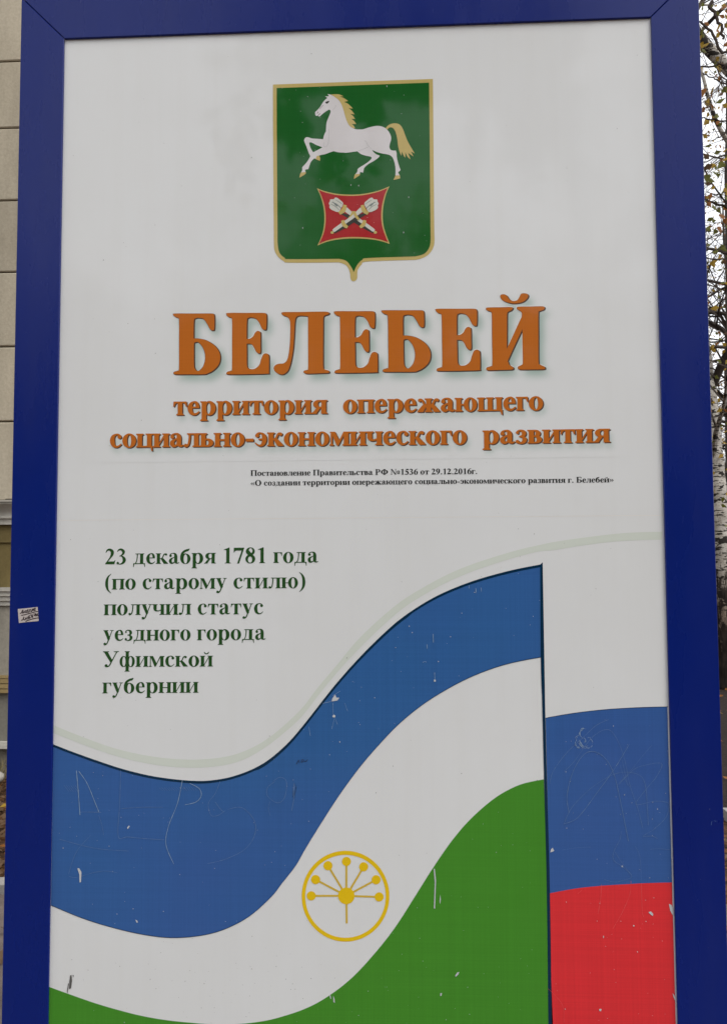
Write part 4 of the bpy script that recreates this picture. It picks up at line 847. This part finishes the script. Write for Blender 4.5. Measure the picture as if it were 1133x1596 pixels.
# --- fallen leaves
fl = MB()
def leafquad(mb, p, s, nrm, m):
    a = nrm.orthogonal().normalized(); r_ = Matrix.Rotation(random.uniform(0, 2*PI), 3, nrm); a = r_ @ a; b_ = nrm.cross(a)
    mb.add([p - a*s*.55, p + b_*s*.36 - a*s*.12 + nrm*s*.08, p + a*s*.6, p - b_*s*.36 - a*s*.12 + nrm*s*.08], [(0, 1, 2), (0, 2, 3)], m)
for k in range(9000):
    if k < 2600: x, y = random.uniform(-5, -1.2), random.uniform(2.6, 4.85)
    elif k < 3600: x, y = random.uniform(1.5, 9), random.uniform(1.5, 12)
    elif k < 6000: x, y = random.uniform(2.4, 8), random.uniform(.5, 3.8)
    elif k < 6500: x, y = random.uniform(-5, 2.3), random.uniform(-1, 2.4)
    else: x, y = random.uniform(-10, 16), random.uniform(-9, 22)
    if y > 4.85 and x < 1.3: continue
    z = .026 if (-7.9 < x < 2.4 and -5.8 < y < 2.42) else hgt(x, y)+.012
    leafquad(fl, Vector((x, y, z+random.uniform(0, .02))), random.uniform(.035, .07), Vector((random.gauss(0, .35), random.gauss(0, .35), 1)).normalized(), random.choices(range(4), (1, 2, 4, 5))[0] if x > 1.5 else random.choices(range(4), (0, 1, 1, 10))[0])
o = fl.build('fallen_leaves', LEAF); tag(o, 'yellow, orange and brown leaves scattered over the ground', 'fallen leaves', kind='stuff')

# --- trees
def grow(mb, lv, p, d, L_, r, depth, mw, droop, leafp, maxd, tips):
    """one branch as a bent tapering tube with side shoots"""
    n = 4 if depth < 2 else 3
    pts = [p.copy()]; rad = [r]; q = p.copy(); dd = d.copy()
    for i in range(n):
        dd = (dd + Vector((random.gauss(0, .16), random.gauss(0, .16), random.gauss(0, .1) - droop*(depth >= 2))) ).normalized()
        q = q + dd*L_/n; pts.append(q.copy()); rad.append(r*(1-.6*(i+1)/n))
    mb.tube(pts, rad, 6 if depth == 0 else 4 if depth == 1 else 3, mw if r > .02 else 1)
    if depth < maxd:
        k = (5, 5, 5, 4)[min(depth, 3)]
        for j in range(k):
            t_ = random.uniform(.2, 1) if j else 1.0
            i = min(int(t_*n), n-1); f = t_*n-i; b0 = pts[i].lerp(pts[i+1], min(f, 1))
            base_d = (pts[i+1]-pts[i]).normalized(); ax = base_d.orthogonal().normalized(); ax = Matrix.Rotation(random.uniform(0, 2*PI), 3, base_d) @ ax
            nd = (base_d*random.uniform(.6, 1) + ax*random.uniform(.45, .95)).normalized()
            grow(mb, lv, b0, nd, L_*random.uniform(.45, .68), max(r*(1-.6*t_)*.6, .0022), depth+1, mw, droop, leafp, maxd, tips)
    else:
        for j in range(3):
            if random.random() < leafp:
                b0 = pts[random.randint(1, n)]
                leafquad(lv, b0 + Vector((random.gauss(0, .03), random.gauss(0, .03), random.gauss(-.02, .03))), random.uniform(.04, .07), Vector((random.gauss(0, 1), random.gauss(0, 1), random.gauss(0, .6))).normalized(), random.choices(range(4), (3, 4, 2, 1))[0])
def tree_meshes(H, r0_, lean, mw, droop, leafp, nb, maxd=3, zlo=.25):
    tr = MB(); cr = MB(); lv = MB(); pts = []; rad = []
    for i in range(13):
        t_ = i/12; pts.append(Vector((lean[0]*H*t_**1.3 + random.gauss(0, .03)*t_*2, lean[1]*H*t_ + random.gauss(0, .03)*t_*2, H*t_ - .1))); rad.append(r0_*(1-.88*t_)*(1.25 if i == 0 else 1))
    tr.tube(pts, rad, 12, 0)
    for b_ in range(nb):
        t_ = zlo + (1-zlo)*(b_+random.random())/nb; i = min(int(t_*12), 11); p = pts[i].lerp(pts[i+1], t_*12-i)
        a = b_*2.4 + random.uniform(-.4, .4); el = random.uniform(.25, .9)
        d = Vector((math.cos(a)*math.cos(el), math.sin(a)*math.cos(el), math.sin(el)))
        grow(cr, lv, p, d, H*(.36-.22*t_)*random.uniform(.8, 1.15), r0_*(1-.88*t_)*.42, 1, mw, droop, leafp, maxd, None)
    return tr, cr, lv
def make_tree(kind, H, r0_, lean, label, group, loc, nb=16, leafp=.5, droop=.1, maxd=3, zlo=.25):
    white = kind == 'birch_tree'
    tr, cr, lv = tree_meshes(H, r0_, lean, 0, droop, leafp, nb, maxd, zlo)
    e = empty(kind, loc, label, 'tree', group)
    tm = M['birch'] if white else M['dark_bark']
    o = tr.build('trunk', tm, e, smooth=True); o2 = cr.build('branches', [tm, M['twig']], e); lf = lv.build('foliage', LEAF, e)
    o2['kind'] = 'stuff'; lf['kind'] = 'stuff'
    return e
def copy_tree(e, loc, rz, s, label):
    c = e.copy(); col.objects.link(c); c.location = loc; c.rotation_euler = (0, 0, rz); c.scale = (s,)*3; c['label'] = label
    for ch in e.children:
        d = ch.copy(); col.objects.link(d); d.parent = c
    return c
GW = 'trees of the wood beyond the board'
LBW = 'nearly bare dark tree of the wood beyond the board'
woodA = make_tree('woodland_tree', 11, .16, (.03, .02), LBW, GW, (6.6, 15, 0), 18, .45, .05)
woodB = make_tree('woodland_tree', 9, .12, (-.05, .0), LBW, GW, (8.4, 18.5, 0), 18, .6, .05)
woodC = make_tree('birch_tree', 12, .13, (.02, .03), 'slender birch among the dark trees beyond the board', GW, (7.9, 21, 0), 18, .5, .12)
spots = [(5.0, 12.9), (5.9, 16.8), (7.0, 18.3), (9.4, 22.5), (7.6, 23.8), (5.4, 26), (9.0, 28), (12.2, 31), (5.4, 33), (8.2, 31), (13.5, 37), (14.8, 34), (6, 26), (3.5, 24), (1, 28), (-3, 26), (-8, 28), (-14, 24), (13, 20), (16, 25), (19, 30), (17, 16), (22, 22), (12, 12), (16, 9), (20, 4), (11.5, 16), (16, 40), (19, 45), (12, 42), (23, 38), (27, 33), (2.5, 20), (4.2, 33), (6.8, 38), (1.5, 36), (-1, 34), (9, 44), (3, 46), (-5, 40), (13, 52), (20, 52), (28, 44), (33, 36), (-18, 34), (-11, 42)]
for i, (x, y) in enumerate(spots):
    e = (woodA, woodB, woodC)[i % 3]; copy_tree(e, (x, y, 0), random.uniform(0, 6.28), random.uniform(.8, 1.15), e['label'])

# the thick old birch whose white trunk shows right of the frame
TY = 10.0
be = empty('birch_tree', at(1129, 1072, TY)*1.0, 'old birch with white trunk, black marks and dark cracked base, right of the board', 'tree')
be.location.z = 0
B0 = be.location.copy()
tp = [(1130, 1090, 26), (1129, 1060, 24), (1127, 1000, 21), (1124, 940, 20), (1121, 880, 19), (1117, 810, 17.5), (1113, 740, 16), (1108, 680, 15), (1103, 620, 14), (1094, 540, 12), (1084, 440, 11), (1074, 300, 9), (1068, 150, 7), (1064, 0, 6), (1060, -150, 4)]
pts = [at(x, y, TY) - B0 for x, y, r in tp]; rad = [r*(TY-CAM.y)/FPX for x, y, r in tp]; pts[0].z = -.12
P2 = crom([tuple(p)+(r,) for p, r in zip(pts, rad)], 6)
mb = MB(); mb.tube([Vector(p[:3]) for p in P2], [p[3]*(1+.05*math.sin(i*1.7)) for i, p in enumerate(P2)], 20); mb.build('trunk', M['birch'], be, smooth=True)
cr, lv = MB(), MB()
for k in range(15):
    i = random.randint(34, len(P2)-2); a = random.uniform(0, 2*PI)
    grow(cr, lv, Vector(P2[i][:3]), Vector((math.cos(a), math.sin(a), .7)).normalized(), random.uniform(1.8, 3.4), .035, 1, 0, .1, .6, 3, None)
# the dark forked limbs crossing the gap
for a, b_, w0 in (((1150, 520), (1095, 640), 7), ((1150, 540), (1102, 500), 4), ((1160, 500), (1085, 488), 3), ((1150, 640), (1100, 668), 2.5)):
    A, B = at(*a, TY-.3)-B0, at(*b_, TY+.1)-B0; mid = (A+B)/2 + Vector((0, 0, .06))
    cr.tube([A, mid, B], [w0*.0084, w0*.0078, w0*.007], 7, 2)
    for k in range(5):
        t_ = random.random(); grow(cr, lv, A.lerp(B, t_), Vector((random.uniform(-1, 1), random.uniform(-1, 1), random.uniform(.1, 1))).normalized(), random.uniform(.6, 1.2), .014, 2, 2, .05, .8, 3, None)
for k in range(420):
    x, y = random.uniform(1096, 1300), random.uniform(520, 850)
    leafquad(lv, at(x, y, TY+random.uniform(-1.2, 2.0))-B0, random.uniform(.05, .09), Vector((random.gauss(0, 1), -1, random.gauss(0, .8))).normalized(), random.choices(range(4), (4, 5, 1, 1))[0])
o = cr.build('branches', [M['birch'], M['twig'], M['dark_bark']], be); o['kind'] = 'stuff'
o = lv.build('foliage', LEAF, be); o['kind'] = 'stuff'

# the leaning birch nearer by, whose white stem and leafy twigs cross the top of the gap
NY = 5.2
base = Vector((7.2, 6.2, 0))
ne = empty('birch_tree', base, 'leaning birch whose white stem and leafy twigs cross the gap at the top right', 'tree')
path = [base + Vector((0, 0, -.1)), base + Vector((-.25, -.1, 1.2)), base + Vector((-.75, -.3, 2.6))] + [at(x, y, NY) for x, y in ((1300, 290), (1215, 190), (1133, 104), (1090, 57), (1010, -60), (900, -240))]
rr = [.15, .135, .12] + [w_*(NY-CAM.y)/FPX for w_ in (13, 11.5, 10, 9.5, 7.5, 4)]
P2 = crom([tuple(p-base)+(r,) for p, r in zip(path, rr)], 6)
mb = MB(); mb.tube([Vector(p[:3]) for p in P2], [p[3] for p in P2], 14); mb.build('trunk', M['birch'], ne, smooth=True)
def limb(name, pix, Y, mat, sides=7):
    p = [at(x, y, Y + dy) - base for x, y, w_, dy in pix]; r = [w_/2*(Y-CAM.y)/FPX for x, y, w_, dy in pix]
    q = crom([tuple(a)+(b_,) for a, b_ in zip(p, r)], 5); m_ = MB(); m_.tube([Vector(z[:3]) for z in q], [max(z[3], .001) for z in q], sides)
    o = m_.build(name, mat, ne, smooth=True); return q
l1 = limb('branch', [(1330, 420, 11, .4), (1220, 320, 10, .3), (1150, 240, 9, .1), (1122, 200, 7, 0), (1110, 170, 6.5, 0), (1103, 148, 6, 0), (1095, 116, 5, 0), (1080, 80, 4, 0), (1050, 20, 3, 0)], NY-.2, M['birch'])
tw = MB(); tl_ = MB(); BIG = []
thin = [[(1200, -40, 5), (1133, 78, 5), (1112, 52, 4.4), (1098, 38, 3.6), (1085, 30, 3), (1050, 5, 2)], [(1133, 128, 2.4), (1122, 113, 2), (1116, 108, 1.6)], [(1133, 100, 3.0), (1112, 101, 3), (1088, 102, 2.4)], [(1145, 132, 3), (1125, 127, 2.6), (1110, 121, 2.2), (1096, 114, 2)],
        [(1160, 196, 3), (1133, 189, 2.8), (1108, 185, 2.4), (1090, 182, 2)], [(1150, 234, 3), (1133, 240, 2.6), (1112, 247, 2.2), (1090, 252, 1.8)], [(1150, 330, 4.6), (1133, 323, 4.2), (1115, 317, 3.8), (1098, 310, 3.2), (1080, 306, 2)], [(1150, 398, 5), (1133, 394, 5), (1115, 390, 4.6), (1095, 388, 4)],
        [(1133, 205, 2), (1121, 214, 2), (1108, 220, 1.5)], [(1110, 0, 6), (1106, 10, 5), (1116, 22, 5.5), (1122, 40, 5), (1128, 60, 4)], [(1140, 400, 3), (1120, 405, 2.4), (1090, 400, 2)], [(1133, 300, 1.6), (1118, 302, 1.5), (1100, 300, 1.2)]]
for ln in thin:
    q = crom([tuple(at(x, y, NY-.6)-base)+(w_/2*(NY-.6-CAM.y)/FPX,) for x, y, w_ in ln], 4)
    tw.tube([Vector(z[:3])+Vector((random.gauss(0, .006), 0, random.gauss(0, .006))) for z in q], [max(z[3], .0012) for z in q], 5, 1)
    for k in range(3):
        z = random.choice(q); grow(tw, tl_, Vector(z[:3]), Vector((random.uniform(-1, 1), random.uniform(-.6, .6), random.uniform(-.7, .9))).normalized(), random.uniform(.12, .42), .0032, 2, 1, .1, .3, 3, None)
for k in range(26):    # fine catkin twigs through the gap
    x, y = random.uniform(1070, 1240), random.uniform(-30, 460)
    grow(tw, tl_, at(x, y, NY-random.uniform(-.6, 1.2))-base, Vector((random.uniform(-1, 1), random.uniform(-.5, .5), random.uniform(-.9, .6))).normalized(), random.uniform(.25, .6), .0028, 2, 1, .12, .12, 3, None)
for k in range(260):   # small seed scales and bits along the twigs
    x, y = random.uniform(1078, 1200), random.uniform(0, 470); leafquad(tl_, at(x, y, NY-random.uniform(0, 1))-base, random.uniform(.008, .018), Vector((random.gauss(0, 1), -1, random.gauss(0, 1))).normalized(), 3)
o = tw.build('twigs', [M['birch'], M['twig']], ne); o['kind'] = 'stuff'
o = tl_.build('small_foliage', LEAF, ne); o['kind'] = 'stuff'
def leafmesh(mat, s=1):
    out = [(0, -.02), (.30, -.08), (.46, .14), (.42, .34), (.30, .46), (.24, .62), (.12, .80), (0, 1.08), (-.12, .80), (-.24, .62), (-.30, .46), (-.42, .34), (-.46, .14), (-.30, -.08)]
    V = [(x, y, .18*abs(x) - .12*(y-.4)**2) for x, y in out]; V += [(0, .35, 0), (.012, -.02, 0), (-.012, -.02, 0), (.01, -.4, -.1), (-.01, -.4, -.1)]
    return mesh('leaf', V, [(i, (i+1) % 14, 14) for i in range(14)] + [(16, 15, 17, 18)], mat)
LM = [leafmesh(m) for m in LEAF]
big = [(1102, 272, 11, 0), (1127, 253, 12, 0), (1117, 261, 7, 0), (1131, 292, 11, 1), (1117, 314, 9, 0), (1119, 325, 8, 0), (1125, 334, 11, 2), (1131, 340, 10, 2), (1107, 356, 10, 0), (1121, 353, 11, 2), (1117, 358, 8, 0), (1122, 384, 12, 0), (1115, 390, 9, 0), (1110, 407, 10, 1), (1101, 313, 6, 0), (1130, 22, 15, 1), (1127, 10, 12, 2), (1133, 34, 13, 1), (1131, 66, 9, 2), (1097, 20, 6, 1), (1103, 36, 5, 1), (1118, 46, 6, 2), (1105, 176, 7, 1), (1119, 188, 7, 2),
       (1122, 191, 6, 0), (1101, 110, 5, 1), (1114, 110, 4, 0), (1123, 226, 6, 2), (1128, 229, 6, 2), (1101, 227, 4, 1), (1128, 406, 7, 3), (1130, 440, 7, 1), (1112, 200, 4, 0), (1097, 5, 6, 0), (1106, 380, 6, 0), (1120, 270, 6, 0), (1099, 330, 5, 3), (1124, 150, 4, 0)]
for k in range(90): big.append((random.uniform(1045, 1330), random.uniform(-80, 480), random.uniform(5, 12), random.choices((0, 1, 2, 3), (4, 3, 3, 1))[0]))
for i, (x, y, s_, ci) in enumerate(big):
    if i > 37 and 1096 < x < 1134: continue
    Y = NY - .7 + random.uniform(-.25, .25); p = at(x, y, Y) - base; s_ = s_*(Y-CAM.y)/FPX*1.12
    o = bpy.data.objects.new('leaf', LM[ci]); col.objects.link(o); o.parent = ne; o.location = p; o.scale = (s_,)*3
    o.rotation_euler = (PI/2 + random.gauss(PI, .45), random.gauss(0, .5), random.gauss(0, .6))

# --- behind the photographer: drooping birch and the trees and houses that the gloss of board and frame mirrors
de = empty('birch_tree', (-2.9, -4.6, 0), 'weeping birch behind the photographer, its hanging twigs mirrored in the sheet', 'tree')
D0 = de.location.copy()
tp = [Vector((0, 0, -.1)), Vector((.05, .05, 1.5)), Vector((.2, .1, 3)), Vector((.35, .2, 4.8)), Vector((.5, .3, 7)), Vector((.6, .4, 9))]
mb = MB(); q = crom([tuple(p)+(r,) for p, r in zip(tp, (.2, .17, .15, .12, .08, .03))], 5); mb.tube([Vector(z[:3]) for z in q], [z[3] for z in q], 14); mb.build('trunk', M['birch'], de, smooth=True)
cr, lv = MB(), MB()
def mirror_at(px, py, dist):   # the point seen mirrored in the sheet at this pixel
    d = (at(px, py) - CAM); d.normalize(); p = CAM + d*dist; return Vector((p.x, -p.y, p.z))
limbs = [(Vector((.3, .2, 4.4)), mirror_at(360, -60, 5.2)-D0), (Vector((.35, .2, 5)), mirror_at(560, -60, 6.0)-D0), (Vector((.4, .25, 5.6)), mirror_at(760, -70, 6.6)-D0), (Vector((.45, .25, 6.2)), mirror_at(900, -200, 7.5)-D0)]
for A, B in limbs:
    mid = A.lerp(B, .5) + Vector((0, 0, .4)); cr.tube([A, mid, B], [.05, .03, .012], 6, 0)
def hang(px0, py0, px1, py1, dist, nl, size):
    A, B = mirror_at(px0, py0, dist)-D0, mirror_at(px1, py1, dist*.97)-D0
    q = [A.lerp(B, t_/6) + Vector((random.gauss(0, .015), random.gauss(0, .02), 0)) for t_ in range(7)]; cr.tube(q, [.006-.0007*i for i in range(7)], 4, 1)
    for k in range(nl):
        t_ = random.random()**.6; p = A.lerp(B, t_) + Vector((random.gauss(0, .03), random.gauss(0, .03), random.gauss(0, .02)))
        leafquad(lv, p, size*random.uniform(.8, 1.3), Vector((random.gauss(0, .5), 1, random.gauss(0, .5))).normalized(), random.choices(range(4), (4, 2, 1, 1))[0])
hang(345, -40, 345, 225, 4.3, 12, .075); hang(402, -40, 383, 262, 4.2, 22, .08); hang(385, 40, 368, 320, 4.0, 16, .08); hang(425, -60, 428, 100, 4.4, 16, .08)
for k in range(64):
    x = random.uniform(440, 900); hang(x, -90, x+random.uniform(-20, 20), random.uniform(60, 165), random.uniform(4.6, 6.5), 46, .12)
for k in range(8):
    x = random.uniform(430, 640); hang(x, -30, x+random.uniform(-20, 20), random.uniform(160, 300), random.uniform(4.6, 6), 26, .085)
for k in range(22):
    x = random.uniform(740, 890); hang(x, -60, x+random.uniform(-20, 20), random.uniform(200, 330), random.uniform(6.5, 8.5), 30, .10)
o = cr.build('branches', [M['birch'], M['twig']], de); o['kind'] = 'stuff'; o = lv.build('foliage', LEAF, de); o['kind'] = 'stuff'
LBB = 'tree in the row behind the photographer, dark against the sky'
for i, (x, y, s_) in enumerate([(-9, -15, 1), (-6, -17, .9), (-3.5, -14.5, .8), (-1, -17, .95), (1.5, -15, .8), (4, -16.5, 1), (6.5, -15, .85), (9, -17, 1), (12, -15, .9), (-12, -16, 1), (-5, -21, 1.1), (0, -22, 1.1), (5, -21, 1.1), (10, -22, 1)]):
    c = copy_tree((woodA, woodB, woodC)[i % 3], (x, y, 0), random.uniform(0, 6.28), s_*1.0, LBB); c['group'] = 'trees behind the photographer'
# low round-headed trees with most of their leaves, in front of the house
def round_tree(loc, H, label):
    e = empty('leafy_tree', loc, label, 'tree', 'leafy trees behind the photographer'); tr, lv_ = MB(), MB()
    tr.tube([Vector((0, 0, -.1)), Vector((.05, 0, H*.3)), Vector((0, .1, H*.6)), Vector((.1, 0, H*.9))], [.16, .12, .08, .02], 10)
    cl = [(random.gauss(0, H*.17), random.gauss(0, H*.15), H*random.uniform(.35, .95), H*random.uniform(.08, .16)) for _ in range(26)]
    for cx_, cy_, cz_, r_ in cl:
        a_ = Vector((0, 0, min(cz_*.7, H*.6))); tr.tube([a_, a_.lerp(Vector((cx_, cy_, cz_)), .5)+Vector((0, 0, .1)), Vector((cx_, cy_, cz_))], [.05, .03, .01], 4)
        for k in range(260):
            v = Vector((random.gauss(0, 1), random.gauss(0, 1), random.gauss(0, 1))).normalized()*r_*random.uniform(.3, 1.1)
            leafquad(lv_, Vector((cx_, cy_, cz_))+v, random.uniform(.10, .18), Vector((random.gauss(0, 1), random.gauss(0, 1), random.gauss(0, 1))).normalized(), random.choices(range(4), (4, 3, 1, 2))[0])
    tr.build('trunk', M['dark_bark'], e, smooth=True); o_ = lv_.build('foliage', LEAF, e); o_['kind'] = 'stuff'; return e
LBR = 'round leafy tree standing in the row behind the photographer'
rts = [round_tree((-8, -13, 0), 7.2, LBR), round_tree((-1.5, -12.5, 0), 6.4, LBR), round_tree((5.5, -13, 0), 7.6, LBR)]
for i, (x, y, s_) in enumerate([(-11.5, -13.5, .95), (-5.2, -14, .9), (-3.4, -12.6, .72), (1.2, -13.6, .95), (3.4, -12.4, .8), (8.6, -14, .9), (11.6, -13, 1), (15, -14, .9), (-15, -14, 1), (-.2, -15.5, 1.15), (-6.8, -16, 1.1)]):
    copy_tree(rts[i % 3], (x, y, 0), random.uniform(0, 6.28), s_, LBR)
hd = empty('apartment_house', (0, -27, 0), 'long plain house behind the row of trees at the photographer\'s back', 'house')
mb = MB(); mb.box((-22, -4, -.2), (24, 4, 5.4)); mb.build('wall', M['greywall'], hd)
mb = MB(); mb.add([(-22.5, -4.5, 5.4), (24.5, -4.5, 5.4), (24.5, 4.5, 5.4), (-22.5, 4.5, 5.4), (-22.5, 0, 7.4), (24.5, 0, 7.4)], [(0, 1, 5, 4), (2, 3, 4, 5), (1, 2, 5), (3, 0, 4), (3, 2, 1, 0)]); mb.build('roof', M['roof'], hd)
for i in range(12):
    k = i//12; i = i % 12
    mb = MB(); mb.box((-20+i*3.6, 4.002, 1.6+k*3.2), (-18.7+i*3.6, 4.05, 3.3+k*3.2)); wf = mb.build('window', M['winframe'], hd)
    mb = MB(); mb.box((-19.9+i*3.6, 4.052, 1.7+k*3.2), (-18.8+i*3.6, 4.06, 3.2+k*3.2)); mb.build('pane', M['glass'], wf)
